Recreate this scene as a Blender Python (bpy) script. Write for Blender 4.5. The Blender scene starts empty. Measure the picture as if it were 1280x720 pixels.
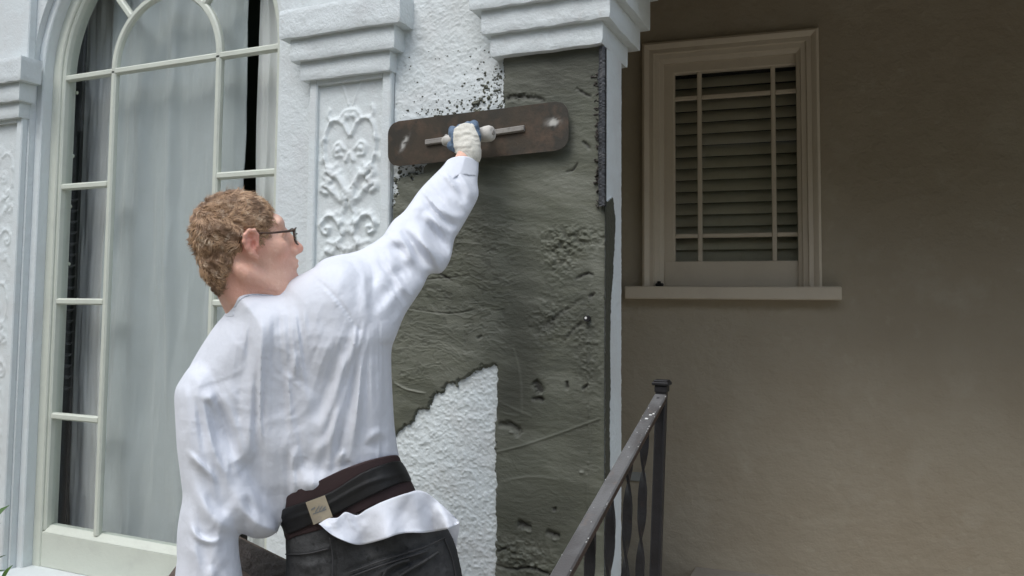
import bpy, math, random
import numpy as np
from mathutils import Vector, Matrix

# ------------------------------------------------------------------ camera, sky, sun, exposure
sc = bpy.context.scene
col = sc.collection
YAW, PITCH, ROLL = math.radians(23.7), math.atan(.06), math.radians(.5)
FL, PPX, PPY = 1000.0, 640.0, 318.0
CAM = np.array([0, 0, 1.5])
_h = np.array([-math.sin(YAW), math.cos(YAW), 0.0]); _r = np.array([math.cos(YAW), math.sin(YAW), 0.0])
CF = _h * math.cos(PITCH) + np.array([0, 0, math.sin(PITCH)]); _u = np.cross(_r, CF)
CR = _r * math.cos(ROLL) + _u * math.sin(ROLL); CU = -_r * math.sin(ROLL) + _u * math.cos(ROLL)
cd = bpy.data.cameras.new('camera'); cam = bpy.data.objects.new('camera', cd); col.objects.link(cam)
cam.matrix_world = Matrix(((CR[0], CU[0], -CF[0], CAM[0]), (CR[1], CU[1], -CF[1], CAM[1]), (CR[2], CU[2], -CF[2], CAM[2]), (0, 0, 0, 1)))
cd.sensor_width = 36; cd.lens = FL / 1280 * 36; cd.shift_y = -(360 - PPY) / 1280
cd.clip_start = .05; cd.clip_end = 500
sc.camera = cam
SUN_EL, SUN_AZ = math.radians(55), math.radians(194)      # azimuth clockwise from +Y: behind the camera, to the left
wd = bpy.data.worlds.new('World'); sc.world = wd; wd.use_nodes = True
nt = wd.node_tree; bg = nt.nodes['Background']; sky = nt.nodes.new('ShaderNodeTexSky')
sky.sky_type = 'NISHITA'; sky.sun_disc = False; sky.sun_elevation = SUN_EL; sky.sun_rotation = SUN_AZ
sky.dust_density = 1.2; sky.ozone_density = 1.0; sky.air_density = 1.0
hs = nt.nodes.new('ShaderNodeHueSaturation'); hs.inputs['Saturation'].default_value = .54
nt.links.new(sky.outputs[0], hs.inputs['Color']); nt.links.new(hs.outputs[0], bg.inputs[0]); bg.inputs[1].default_value = .15
sl = bpy.data.lights.new('sun', 'SUN'); sun = bpy.data.objects.new('sun', sl); col.objects.link(sun)
sl.energy = .95; sl.angle = math.radians(35); sl.color = (1, .985, .96)
sd = Vector((math.sin(SUN_AZ) * math.cos(SUN_EL), math.cos(SUN_AZ) * math.cos(SUN_EL), math.sin(SUN_EL)))
sun.rotation_euler = (-sd).to_track_quat('-Z', 'Y').to_euler()
sc.view_settings.view_transform = 'Standard'; sc.view_settings.look = 'None'
sc.view_settings.exposure = 0.96; sc.view_settings.gamma = 1.0
rnd = random.Random(7); rng = np.random.RandomState(11)

# ------------------------------------------------------------------ measuring helpers (photograph pixel -> point of the place)
def ray(x, y): return CF + (x - PPX) / FL * CR - (y - PPY) / FL * CU
def W(x, y, Y): d = ray(x, y); return CAM + d * (Y / d[1])
def WX(x, y, X): d = ray(x, y); return CAM + d * (X / d[0])
def C3(px, py, t): return np.array([(px - PPX) / FL * t, (py - PPY) / FL * t, t])        # frame: right, down, forward
def c2w(v): v = np.asarray(v, float); return CAM + v[..., 0:1] * CR - v[..., 1:2] * CU + v[..., 2:3] * CF
def P3(px, py, t): return c2w(C3(px, py, t))

# ------------------------------------------------------------------ object helpers
def link(name, me, parent=None, mat=None, smooth=False):
    o = bpy.data.objects.new(name, me); col.objects.link(o)
    if parent is not None:
        o.parent = parent
        o.matrix_parent_inverse = parent.matrix_basis.inverted()
    if mat is not None:
        for m in (mat if isinstance(mat, (list, tuple)) else [mat]): me.materials.append(m)
    if smooth: me.shade_smooth()
    return o
def tag(o, label=None, cat=None, group=None, kind=None):
    if label: o['label'] = label
    if cat: o['category'] = cat
    if group: o['group'] = group
    if kind: o['kind'] = kind
    return o
def empty(name, loc, label, cat, group=None):
    o = bpy.data.objects.new(name, None); col.objects.link(o); o.location = loc; o.empty_display_size = .1
    return tag(o, label, cat, group)
def fast_mesh(name, V, Q):
    """V (n,3) array, Q (m,4) or (m,3) int array"""
    me = bpy.data.meshes.new(name); V = np.asarray(V, np.float32); Q = np.asarray(Q, np.int32); k = Q.shape[1]
    me.vertices.add(len(V)); me.vertices.foreach_set('co', V.ravel())
    me.loops.add(Q.size); me.loops.foreach_set('vertex_index', Q.ravel())
    me.polygons.add(len(Q)); me.polygons.foreach_set('loop_start', np.arange(0, Q.size, k, dtype=np.int32))
    me.update(calc_edges=True); me.validate(); return me
class MB:
    def __init__(s): s.v = []; s.f = []
    def add(s, vs, fs):
        b = len(s.v); s.v += [tuple(map(float, v)) for v in vs]; s.f += [tuple(b + i for i in f) for f in fs]; return s
    def box(s, a, b, M=None, bev=0.0):
        x0, y0, z0 = a; x1, y1, z1 = b
        if bev <= 0:
            v = [(x, y, z) for z in (z0, z1) for y in (y0, y1) for x in (x0, x1)]
            f = [(0, 2, 3, 1), (4, 5, 7, 6), (0, 1, 5, 4), (1, 3, 7, 5), (3, 2, 6, 7), (2, 0, 4, 6)]
        else:
            e = bev; v = []; idx = {}
            for ix, X in ((0, x0), (1, x1)):
                for iy, Yy in ((0, y0), (1, y1)):
                    for iz, Z in ((0, z0), (1, z1)):
                        sx, sy, sz = (1 if ix == 0 else -1), (1 if iy == 0 else -1), (1 if iz == 0 else -1)
                        idx[ix, iy, iz, 'x'] = len(v); v.append((X, Yy + sy * e, Z + sz * e))
                        idx[ix, iy, iz, 'y'] = len(v); v.append((X + sx * e, Yy, Z + sz * e))
                        idx[ix, iy, iz, 'z'] = len(v); v.append((X + sx * e, Yy + sy * e, Z))
            f = []
            for i in (0, 1):
                q = [idx[i, 0, 0, 'x'], idx[i, 1, 0, 'x'], idx[i, 1, 1, 'x'], idx[i, 0, 1, 'x']]; f.append(q if i else q[::-1])
                q = [idx[0, i, 0, 'y'], idx[0, i, 1, 'y'], idx[1, i, 1, 'y'], idx[1, i, 0, 'y']]; f.append(q if i else q[::-1])
                q = [idx[0, 0, i, 'z'], idx[1, 0, i, 'z'], idx[1, 1, i, 'z'], idx[0, 1, i, 'z']]; f.append(q if i else q[::-1])
            for i in (0, 1):
                for j in (0, 1):
                    f.append([idx[0, i, j, 'y'], idx[1, i, j, 'y'], idx[1, i, j, 'z'], idx[0, i, j, 'z']])
                    f.append([idx[i, 0, j, 'x'], idx[i, 1, j, 'x'], idx[i, 1, j, 'z'], idx[i, 0, j, 'z']])
                    f.append([idx[i, j, 0, 'x'], idx[i, j, 1, 'x'], idx[i, j, 1, 'y'], idx[i, j, 0, 'y']])
                    for k in (0, 1): f.append([idx[i, j, k, 'x'], idx[i, j, k, 'y'], idx[i, j, k, 'z']])
        if M is not None: v = [tuple(M @ Vector(p)) for p in v]
        return s.add(v, f)
    def tube(s, pts, rad, n=8, cap=True, flat=1.0):
        pts = [Vector(p) for p in pts]; rads = rad if isinstance(rad, (list, tuple)) else [rad] * len(pts)
        up = None; vs = []
        for i, p in enumerate(pts):
            d = (pts[min(i + 1, len(pts) - 1)] - pts[max(i - 1, 0)]).normalized()
            if up is None: up = d.orthogonal().normalized()
            a = (up - d * up.dot(d)).normalized(); up = a; b = d.cross(a)
            for k in range(n):
                t = 2 * math.pi * k / n; vs.append(p + (a * math.cos(t) + b * math.sin(t) * flat) * rads[i])
        fs = [(i * n + k, i * n + (k + 1) % n, (i + 1) * n + (k + 1) % n, (i + 1) * n + k) for i in range(len(pts) - 1) for k in range(n)]
        if cap: fs += [tuple(range(n))[::-1], tuple((len(pts) - 1) * n + k for k in range(n))]
        return s.add(vs, fs)
    def sweep(s, path, prof, closed=False):
        """path: list of (pos, xaxis, yaxis); prof: closed 2D loop"""
        n = len(prof); vs = []
        for p, a, b in path:
            for (x, y) in prof: vs.append(Vector(p) + Vector(a) * x + Vector(b) * y)
        m = len(path); fs = []
        for i in range(m if closed else m - 1):
            j = (i + 1) % m
            for k in range(n): fs.append((i * n + k, i * n + (k + 1) % n, j * n + (k + 1) % n, j * n + k))
        if not closed: fs += [tuple(range(n))[::-1], tuple((m - 1) * n + k for k in range(n))]
        return s.add(vs, fs)
    def prism(s, poly, y0, y1):
        """XZ polygon extruded along Y"""
        n = len(poly); vs = [(x, y0, z) for x, z in poly] + [(x, y1, z) for x, z in poly]
        return s.add(vs, [tuple(range(n)), tuple(range(2 * n - 1, n - 1, -1))] + [(i, i + n, (i + 1) % n + n, (i + 1) % n) for i in range(n)])
    def build(s, name, mat, parent=None, smooth=False, fix=True, auto=None):
        me = bpy.data.meshes.new(name); me.from_pydata(s.v, [], s.f); me.update()
        if fix:
            import bmesh
            bm = bmesh.new(); bm.from_mesh(me); bmesh.ops.recalc_face_normals(bm, faces=bm.faces); bm.to_mesh(me); bm.free()
        o = link(name, me, parent, mat, smooth)
        if auto is not None:
            me.shade_smooth(); me.set_sharp_from_angle(angle=math.radians(auto))
        return o

# ------------------------------------------------------------------ noise and implicit surfaces
_T = rng.rand(64, 64, 64).astype(np.float32)
def vnoise(x, y, z=None):
    x = np.asarray(x, np.float32); y = np.asarray(y, np.float32); z = np.zeros_like(x) if z is None else np.asarray(z, np.float32)
    xi = np.floor(x).astype(np.int32); yi = np.floor(y).astype(np.int32); zi = np.floor(z).astype(np.int32)
    fx = x - xi; fy = y - yi; fz = z - zi; fx = fx * fx * (3 - 2 * fx); fy = fy * fy * (3 - 2 * fy); fz = fz * fz * (3 - 2 * fz)
    def g(a, b, c): return _T[(xi + a) & 63, (yi + b) & 63, (zi + c) & 63]
    x00 = g(0,0,0)*(1-fx)+g(1,0,0)*fx; x10 = g(0,1,0)*(1-fx)+g(1,1,0)*fx
    x01 = g(0,0,1)*(1-fx)+g(1,0,1)*fx; x11 = g(0,1,1)*(1-fx)+g(1,1,1)*fx
    return ((x00*(1-fy)+x10*fy)*(1-fz) + (x01*(1-fy)+x11*fy)*fz) * 2 - 1
def fbm(x, y, z=None, o=4):
    s = 0; a = .5; f = 1.0
    for i in range(o):
        s = s + a * vnoise(x * f + 17.3 * i, y * f + 5.1 * i, None if z is None else z * f + 2.7 * i); a *= .5; f *= 2.03
    return s
def snets(F, xs, ys, zs):
    ins = F < 0
    nx, ny, nz = F.shape
    cnt = np.zeros((nx-1, ny-1, nz-1), np.uint8)
    for a in (0, 1):
        for b in (0, 1):
            for c in (0, 1): cnt += ins[a:nx-1+a, b:ny-1+b, c:nz-1+c]
    act = np.argwhere((cnt > 0) & (cnt < 8)); i, j, k = act.T
    P = np.zeros((len(act), 3), np.float64); n = np.zeros(len(act))
    co = [(a, b, c) for a in (0, 1) for b in (0, 1) for c in (0, 1)]
    val = {q: F[i+q[0], j+q[1], k+q[2]].astype(np.float64) for q in co}
    pos = {q: np.stack([xs[i+q[0]], ys[j+q[1]], zs[k+q[2]]], 1) for q in co}
    for q in co:
        for ax in range(3):
            if q[ax] == 0:
                w = tuple(1 if d == ax else q[d] for d in range(3)); A, B = val[q], val[w]; m = (A < 0) != (B < 0)
                t = np.where(m, A / np.where(m, A - B, 1), 0)[:, None]
                P += np.where(m[:, None], pos[q] * (1-t) + pos[w] * t, 0); n += m
    P /= n[:, None]
    ID = -np.ones(cnt.shape, np.int32); ID[i, j, k] = np.arange(len(act))
    out = []
    for ax in range(3):
        sl0 = [slice(None)] * 3; sl1 = [slice(None)] * 3; sl0[ax] = slice(0, -1); sl1[ax] = slice(1, None)
        d = ins[tuple(sl0)] != ins[tuple(sl1)]; e = np.argwhere(d)
        b, c = (ax + 1) % 3, (ax + 2) % 3
        lim = cnt.shape; e = e[(e[:, b] > 0) & (e[:, c] > 0) & (e[:, b] < lim[b]) & (e[:, c] < lim[c])]
        def cid(db, dc): q = e.copy(); q[:, b] += db; q[:, c] += dc; return ID[q[:, 0], q[:, 1], q[:, 2]]
        q = np.stack([cid(-1, -1), cid(0, -1), cid(0, 0), cid(-1, 0)], 1)
        s = ins[e[:, 0], e[:, 1], e[:, 2]]; q[~s] = q[~s][:, ::-1]; out.append(q)
    Q = np.concatenate(out); return P, Q[(Q >= 0).all(1)]
def relax(V, Q, it=1, lam=.5):
    e = np.concatenate([Q[:, [0, 1]], Q[:, [1, 2]], Q[:, [2, 3]], Q[:, [3, 0]]]); V = V.copy()
    for _ in range(it):
        S = np.zeros_like(V); n = np.bincount(e[:, 0], minlength=len(V)) + np.bincount(e[:, 1], minlength=len(V))
        for d in range(3):
            S[:, d] = np.bincount(e[:, 0], V[e[:, 1], d], len(V)) + np.bincount(e[:, 1], V[e[:, 0], d], len(V))
        V += lam * (S / np.maximum(n, 1)[:, None] - V)
    return V
def smin(a, b, k):
    h = np.clip(.5 + .5 * (b - a) / k, 0, 1); return b * (1 - h) + a * h - k * h * (1 - h)
class Grid:
    def __init__(s, xs, ys, zs, far=.2):
        s.ax = [np.asarray(q, np.float32) for q in (xs, ys, zs)]; s.F = np.full([len(q) for q in s.ax], far, np.float32)
    def region(s, lo, hi):
        sl = []
        for d in range(3): a = np.searchsorted(s.ax[d], lo[d]); b = np.searchsorted(s.ax[d], hi[d]); sl.append(slice(max(a-1, 0), min(b+1, len(s.ax[d]))))
        X = [s.ax[d][sl[d]] for d in range(3)]
        return tuple(sl), X[0][:, None, None], X[1][None, :, None], X[2][None, None, :]
    def put(s, lo, hi, fn, k=.01, sub=False):
        sl, X, Y, Z = s.region(lo, hi)
        if 0 in s.F[sl].shape: return
        v = fn(X, Y, Z).astype(np.float32)
        s.F[sl] = -smin(-s.F[sl], v, k) if sub else smin(s.F[sl], v, k)
    def capsule(s, a, b, ra, rb=None, k=.012, sub=False, fl=None):
        a = np.array(a, float); b = np.array(b, float); rb = ra if rb is None else rb; R = max(ra, rb) + k + .012
        d = b - a; L = d @ d + 1e-9
        def fn(X, Y, Z):
            t = np.clip(((X-a[0])*d[0] + (Y-a[1])*d[1] + (Z-a[2])*d[2]) / L, 0, 1)
            return np.sqrt((X-a[0]-t*d[0])**2 + (Y-a[1]-t*d[1])**2 + (Z-a[2]-t*d[2])**2) - (ra + (rb-ra)*t)
        s.put(np.minimum(a, b) - R, np.maximum(a, b) + R, fn, k, sub)
    def ell(s, c, axes, r, k=.012, sub=False):
        """axes: 3 unit vectors, r: radii"""
        c = np.array(c, float); A = np.array(axes, float); r = np.array(r, float); R = np.sqrt(((A * r[:, None])**2).sum(0)) + k + .012
        def fn(X, Y, Z):
            q = [((X-c[0])*A[i, 0] + (Y-c[1])*A[i, 1] + (Z-c[2])*A[i, 2]) for i in range(3)]
            k0 = np.sqrt(sum((q[i]/r[i])**2 for i in range(3))); k1 = np.sqrt(sum((q[i]/r[i]**2)**2 for i in range(3))) + 1e-6
            return k0 * (k0 - 1) / k1
        s.put(c - R, c + R, fn, k, sub)
    def mesh(s, it=1): V, Q = snets(s.F, *s.ax); return relax(V, Q, it), Q
def smooth_poly(p, n=8, closed=True):
    p = np.array(p, float); m = len(p); out = []
    for i in range(m if closed else m - 1):
        g = lambda j: p[j % m] if closed else p[min(max(j, 0), m - 1)]
        a, b, c, d = g(i-1), g(i), g(i+1), g(i+2)
        for t in np.linspace(0, 1, n, endpoint=False): out.append(.5*((2*b)+(c-a)*t+(2*a-5*b+4*c-d)*t*t+(-a+3*b-3*c+d)*t**3))
    if not closed: out.append(p[-1])
    return np.array(out)
def polydist(poly, X, Y):
    """signed distance to polygon, inside positive; X,Y same-shaped arrays"""
    d = np.full(X.shape, 1e9, np.float32); ins = np.zeros(X.shape, bool); n = len(poly)
    for i in range(n):
        a, b = poly[i], poly[(i+1) % n]; e = b - a; L = e @ e + 1e-9
        t = np.clip(((X-a[0])*e[0] + (Y-a[1])*e[1]) / L, 0, 1); d = np.minimum(d, (X-a[0]-t*e[0])**2 + (Y-a[1]-t*e[1])**2)
        if a[1] != b[1]:
            cr = ((a[1] > Y) != (b[1] > Y)) & (X < (b[0]-a[0]) * (Y-a[1]) / (b[1]-a[1]) + a[0]); ins ^= cr
    return np.where(ins, 1, -1) * np.sqrt(d)
def stroke(H, X, Y, pts, w, amp, w1=None, skew=0.0, ends=True):
    """adds a ridge (amp > 0) or crease (amp < 0) along pts; skew makes one flank steeper"""
    P = smooth_poly(pts, 6, False); w1 = w if w1 is None else w1
    lo = P.min(0) - 4 * max(w, w1); hi = P.max(0) + 4 * max(w, w1)
    m = (X >= lo[0]) & (X <= hi[0]) & (Y >= lo[1]) & (Y <= hi[1])
    if not m.any(): return
    x, y = X[m], Y[m]; best = np.full(x.shape, 1e9, np.float32); T = np.zeros_like(best); S = np.zeros_like(best); n = len(P) - 1
    for i in range(n):
        a, b = P[i], P[i+1]; e = b - a; L = e @ e + 1e-9; t = np.clip(((x-a[0])*e[0] + (y-a[1])*e[1]) / L, 0, 1)
        d = (x-a[0]-t*e[0])**2 + (y-a[1]-t*e[1])**2; u = d < best; best = np.where(u, d, best); T = np.where(u, (i+t)/n, T)
        S = np.where(u, np.sign(e[0]*(y-a[1]) - e[1]*(x-a[0])), S)
    ww = (w + (w1-w)*T) * (1 + skew * S); f = np.exp(-best / ww**2)
    if ends: f *= np.clip(np.sin(np.clip(T, 0, 1) * math.pi), 0, 1) ** (.55 if ends is True else ends)
    H[m] += amp * f

# ------------------------------------------------------------------ materials
def mat(name, c, rough=.6, bump=None, var=None, spec=.4, metal=0.0, sheen=0.0, sss=0.0, stops=None, extra=None, coat=0.0):
    """bump: list of (scale, distance, detail, stretch); var: (scale, colour2, contrast) noise blend"""
    m = bpy.data.materials.new(name); m.use_nodes = True; N = m.node_tree.nodes; L = m.node_tree.links
    b = N['Principled BSDF']; b.inputs['Roughness'].default_value = rough; b.inputs['Metallic'].default_value = metal
    b.inputs['Specular IOR Level'].default_value = spec; b.inputs['Sheen Weight'].default_value = sheen
    b.inputs['Coat Weight'].default_value = coat
    if sss: b.inputs['Subsurface Weight'].default_value = sss; b.inputs['Subsurface Radius'].default_value = (.01, .004, .002); b.inputs['Subsurface Scale'].default_value = .6
    tc = N.new('ShaderNodeNewGeometry')
    def noise(scale, detail=4, stretch=(1, 1, 1), rough_=.6):
        mp = N.new('ShaderNodeMapping'); mp.inputs['Scale'].default_value = [scale * q for q in stretch]; L.new(tc.outputs['Position'], mp.inputs[0])
        n = N.new('ShaderNodeTexNoise'); n.inputs['Scale'].default_value = 1; n.inputs['Detail'].default_value = detail; n.inputs['Roughness'].default_value = rough_
        L.new(mp.outputs[0], n.inputs['Vector']); return n.outputs['Fac']
    src = None
    base = N.new('ShaderNodeRGB'); base.outputs[0].default_value = (*c, 1); src = base.outputs[0]
    for v in (var or []):
        sc_, c2, lo, hi = v[:4]; st = v[4] if len(v) > 4 else (1, 1, 1)
        rmp = N.new('ShaderNodeMapRange'); rmp.inputs['From Min'].default_value = lo; rmp.inputs['From Max'].default_value = hi
        L.new(noise(sc_, 5, st), rmp.inputs['Value'])
        mx = N.new('ShaderNodeMix'); mx.data_type = 'RGBA'; L.new(rmp.outputs[0], mx.inputs['Factor']); L.new(src, mx.inputs['A']); mx.inputs['B'].default_value = (*c2, 1); src = mx.outputs['Result']
    for at, c2 in (extra or []):
        an = N.new('ShaderNodeAttribute'); an.attribute_name = at
        mx = N.new('ShaderNodeMix'); mx.data_type = 'RGBA'; L.new(an.outputs['Fac'], mx.inputs['Factor']); L.new(src, mx.inputs['A']); mx.inputs['B'].default_value = (*c2, 1); src = mx.outputs['Result']
    L.new(src, b.inputs['Base Color'])
    prev = None
    for q in (bump or []):
        s_, dist, det = q[:3]; st = q[3] if len(q) > 3 else (1, 1, 1)
        bn = N.new('ShaderNodeBump'); bn.inputs['Distance'].default_value = dist; bn.inputs['Strength'].default_value = 1
        L.new(noise(s_, det, st), bn.inputs['Height'])
        if prev: L.new(prev, bn.inputs['Normal'])
        prev = bn.outputs[0]
    if prev: L.new(prev, b.inputs['Normal'])
    return m
M = {}
M['stucco'] = mat('white_painted_stucco', (.645, .69, .69), .65, [(26, .004, 4), (95, .0022, 3), (9, .005, 2)], [(5, (.60, .63, .63), .5, .7), (30, (.56, .56, .53), .62, .85)], spec=.3)
M['stucco_fine'] = mat('white_painted_moulding', (.66, .71, .71), .6, [(40, .002, 4), (140, .0012, 2)], [(6, (.61, .63, .62), .45, .75), (2.2, (.62, .65, .64), .5, .8)], spec=.3)
M['trim'] = mat('cream_window_paint', (.59, .62, .54), .45, [(30, .002, 3), (220, .0006, 2)], [(7, (.50, .52, .46), .5, .8), (40, (.46, .46, .40), .68, .85)], spec=.4)
M['cement'] = mat('wet_grey_cement', (.104, .109, .080), .62, [(60, .0018, 5, (.5, 1, 1.6)), (260, .001, 4)], [(3.2, (.074, .078, .059), .4, .65), (14, (.130, .134, .096), .52, .8, (.4, 1, 1.5)), (90, (.085, .085, .072), .62, .8)], spec=.35,
                  extra=[('wet_shade', (.056, .057, .043)), ('dark', (.03, .028, .025)), ('pale', (.21, .215, .175))])
M['porch'] = mat('tan_porch_plaster', (.375, .33, .25), .75, [(30, .004, 5), (140, .0012, 3), (4, .012, 2), (11, .006, 3, (1, 1, 1.4))], [(1.3, (.34, .292, .215), .42, .62), (5, (.395, .352, .272), .55, .8), (12, (.405, .36, .275), .6, .8)], spec=.2)
M['porch_trim'] = mat('porch_window_paint', (.58, .51, .40), .5, [(60, .001, 3)], [(9, (.53, .46, .36), .5, .8)], spec=.35)
M['slat'] = mat('blind_slat', (.44, .39, .29), .65, None, [(20, (.38, .34, .25), .5, .8)])
M['black'] = mat('black_lacquer', (.012, .012, .013), .35, [(40, .001, 2)], None)
M['stud'] = mat('pale_stud', (.6, .62, .5), .4)
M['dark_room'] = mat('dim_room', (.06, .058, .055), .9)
M['curtain'] = mat('grey_curtain_cloth', (.50, .525, .52), .85, [(400, .0006, 2), (10, .004, 3)], [(3, (.49, .52, .51), .4, .7, (1, 1, .3))], sheen=.3)
M['curtain_dim'] = mat('taupe_curtain_cloth', (.76, .76, .73), .9, [(400, .0006, 2), (10, .004, 3)], [(3, (.66, .65, .63), .4, .7, (1, 1, .3))], sheen=.2)
M['steel'] = mat('stained_trowel_steel', (.072, .057, .041), .5, [(30, .0008, 5), (200, .0004, 3)], [(7, (.05, .045, .036), .4, .6), (22, (.105, .074, .052), .5, .7), (60, (.045, .04, .033), .58, .75)], metal=.35, spec=.4, extra=[('pale', (.5, .49, .45))])
M['rod'] = mat('dull_bar_metal', (.33, .31, .28), .45, [(90, .001, 3)], [(50, (.2, .19, .17), .5, .7)], metal=.3)
M['wood_w'] = mat('cement_whitened_wood', (.55, .53, .48), .7, [(80, .001, 4)], [(60, (.4, .38, .34), .5, .75)])
M['iron'] = mat('brown_black_iron_paint', (.016, .015, .016), .5, [(60, .0012, 4), (300, .0005, 2)], [(18, (.011, .010, .010), .45, .65), (45, (.035, .022, .018), .62, .8)], spec=.35)
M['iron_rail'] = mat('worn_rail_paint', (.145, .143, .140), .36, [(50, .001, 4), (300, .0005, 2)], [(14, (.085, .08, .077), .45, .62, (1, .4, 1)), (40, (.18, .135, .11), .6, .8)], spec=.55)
M['chip'] = mat('white_paint_fleck', (.7, .7, .66), .6)
M['skin'] = mat('skin', (.76, .475, .36), .5, [(160, .0014, 4), (420, .0007, 2)], [(22, (.72, .42, .32), .45, .7), (70, (.84, .58, .45), .55, .8), (300, (.66, .40, .31), .6, .8)], sss=.12, spec=.3, extra=[('red', (.74, .27, .20))])
M['shirt'] = mat('white_cotton', (.69, .715, .765), .8, [(22, .0022, 3), (70, .0006, 2), (900, .0002, 2)], [(40, (.665, .69, .74), .45, .7)], sheen=.1, spec=.12)
M['belt_b'] = mat('dark_brown_webbing', (.045, .028, .028), .75, [(500, .0008, 2)], [(20, (.04, .026, .025), .5, .8)], spec=.25)
M['belt'] = mat('black_elastic', (.011, .011, .011), .5, [(350, .0007, 2, (1, 1, 4)), (14, .003, 2)], [(30, (.022, .022, .021), .6, .8)], spec=.35)
M['patch'] = mat('beige_label_cloth', (.36, .31, .22), .75, [(300, .0006, 2)], [(40, (.27, .24, .19), .5, .7)])
M['print'] = mat('grey_label_print', (.17, .18, .18), .7)
M['jeans'] = mat('faded_black_denim', (.042, .043, .044), .8, [(500, .0009, 2), (14, .008, 4), (45, .002, 3)], [(12, (.085, .087, .088), .48, .72), (60, (.02, .02, .021), .55, .75)], spec=.25)
M['thread'] = mat('seam_thread', (.05, .05, .052), .7)
M['glove'] = mat('off_white_knit', (.66, .64, .56), .85, [(420, .0012, 2, (1, 1, .5)), (60, .002, 3)], [(30, (.50, .48, .42), .55, .75)], sheen=.2)
M['glove_b'] = mat('blue_grip_coating', (.10, .15, .22), .6, [(120, .0015, 3)], [(50, (.30, .33, .36), .56, .75)])
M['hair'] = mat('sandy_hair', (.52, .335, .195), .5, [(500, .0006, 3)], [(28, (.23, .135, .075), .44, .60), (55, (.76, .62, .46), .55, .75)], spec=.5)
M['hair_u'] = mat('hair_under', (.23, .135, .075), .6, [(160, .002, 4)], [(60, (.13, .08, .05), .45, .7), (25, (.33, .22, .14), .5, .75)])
M['tort'] = mat('tortoiseshell', (.05, .025, .015), .25, None, [(160, (.14, .07, .03), .5, .65)], spec=.5)
M['hawk'] = mat('mortar_stained_board', (.105, .080, .062), .7, [(60, .002, 4)], [(12, (.14, .115, .095), .45, .7), (40, (.07, .055, .045), .55, .75)])
M['mortar'] = mat('wet_mortar', (.045, .036, .03), .5, [(40, .005, 5), (160, .002, 4)], [(30, (.08, .07, .06), .55, .75)])
M['leaf'] = mat('plant_leaf', (.06, .13, .025), .45, [(60, .002, 3)], [(30, (.10, .19, .04), .5, .7)], spec=.45)
M['stem'] = mat('plant_stem', (.07, .09, .03), .6)
M['ground'] = mat('paving_ground', (.30, .27, .22), .85, [(20, .006, 5)], [(1.5, (.24, .215, .17), .4, .7)])
M['concrete'] = mat('step_concrete', (.34, .31, .27), .85, [(40, .004, 5)], [(3, (.27, .25, .21), .4, .7)])
M['boot'] = mat('boot_leather', (.09, .065, .045), .6, [(60, .002, 3)])
M['plate'] = mat('grey_cover_plate', (.30, .31, .29), .5)
M['brown_wood'] = mat('brown_varnish', (.12, .07, .04), .5, [(60, .001, 4, (1, 1, .1))])
def glass(name, tint=(.95, .965, .965)):
    m = bpy.data.materials.new(name); m.use_nodes = True; N = m.node_tree.nodes; L = m.node_tree.links
    for n in list(N):
        if n.type != 'OUTPUT_MATERIAL': N.remove(n)
    o = [n for n in N if n.type == 'OUTPUT_MATERIAL'][0]
    t = N.new('ShaderNodeBsdfTransparent'); t.inputs[0].default_value = (*tint, 1); g = N.new('ShaderNodeBsdfGlossy'); g.inputs['Roughness'].default_value = .03
    lw = N.new('ShaderNodeLayerWeight'); lw.inputs['Blend'].default_value = .5; mx = N.new('ShaderNodeMixShader')
    pwn = N.new('ShaderNodeMath'); pwn.operation = 'POWER'; L.new(lw.outputs['Facing'], pwn.inputs[0]); pwn.inputs[1].default_value = 4
    fr = N.new('ShaderNodeMath'); fr.operation = 'MULTIPLY_ADD'; L.new(pwn.outputs[0], fr.inputs[0]); fr.inputs[1].default_value = .4; fr.inputs[2].default_value = .022
    ge = N.new('ShaderNodeNewGeometry'); n = N.new('ShaderNodeTexNoise'); n.inputs['Scale'].default_value = 3; L.new(ge.outputs['Position'], n.inputs['Vector'])
    b = N.new('ShaderNodeBump'); b.inputs['Distance'].default_value = .0012; b.inputs['Strength'].default_value = 1; L.new(n.outputs['Fac'], b.inputs['Height']); L.new(b.outputs[0], g.inputs['Normal'])
    L.new(fr.outputs[0], mx.inputs[0]); L.new(t.outputs[0], mx.inputs[1]); L.new(g.outputs[0], mx.inputs[2]); L.new(mx.outputs[0], o.inputs[0]); return m
M['glass'] = glass('window_glass'); M['lens'] = glass('lens_glass', (.93, .97, .94))

# ------------------------------------------------------------------ ground, steps, porch floor and ceiling
tag(MB().box((-60, -60, -.3), (60, 60, 0)).build('ground', M['ground']), kind='structure')
tag(MB().box((-.66, 1.86, .004), (6, 4.6, .40)).build('porch_floor', M['concrete']), kind='structure')
st = MB()
for k, (y, z) in enumerate([(.96, .134), (1.41, .268)]): st.box((-.66, y, .004), (1.6, 1.857, z))
tag(st.build('steps', M['concrete']), kind='structure')
hv = MB(); hx = np.arange(-34, 14.01, .4); hz = np.arange(0, 6.01, .3)  # foliage added behind the camera to darken window reflections and low sky light
for i, x in enumerate(hx):
    for z in hz: hv.v.append((float(x), float(-8 + .9 * vnoise(np.float32(x * .9), np.float32(z * 1.3)) - .05 * z), float(z * (1 + 1.1 * min(1, max(0, (-3 - x) / 6)) + .38 * vnoise(np.float32(x * .55 + 5), np.float32(0))) + .35 * vnoise(np.float32(x * 1.7 + 5), np.float32(z)) * (z > 0))))
nz_ = len(hz); nb = len(hv.v)
for i in range(len(hx)):
    for j in range(nz_): p = hv.v[i * nz_ + j]; hv.v.append((p[0], p[1] - 1.2, p[2]))
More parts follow.
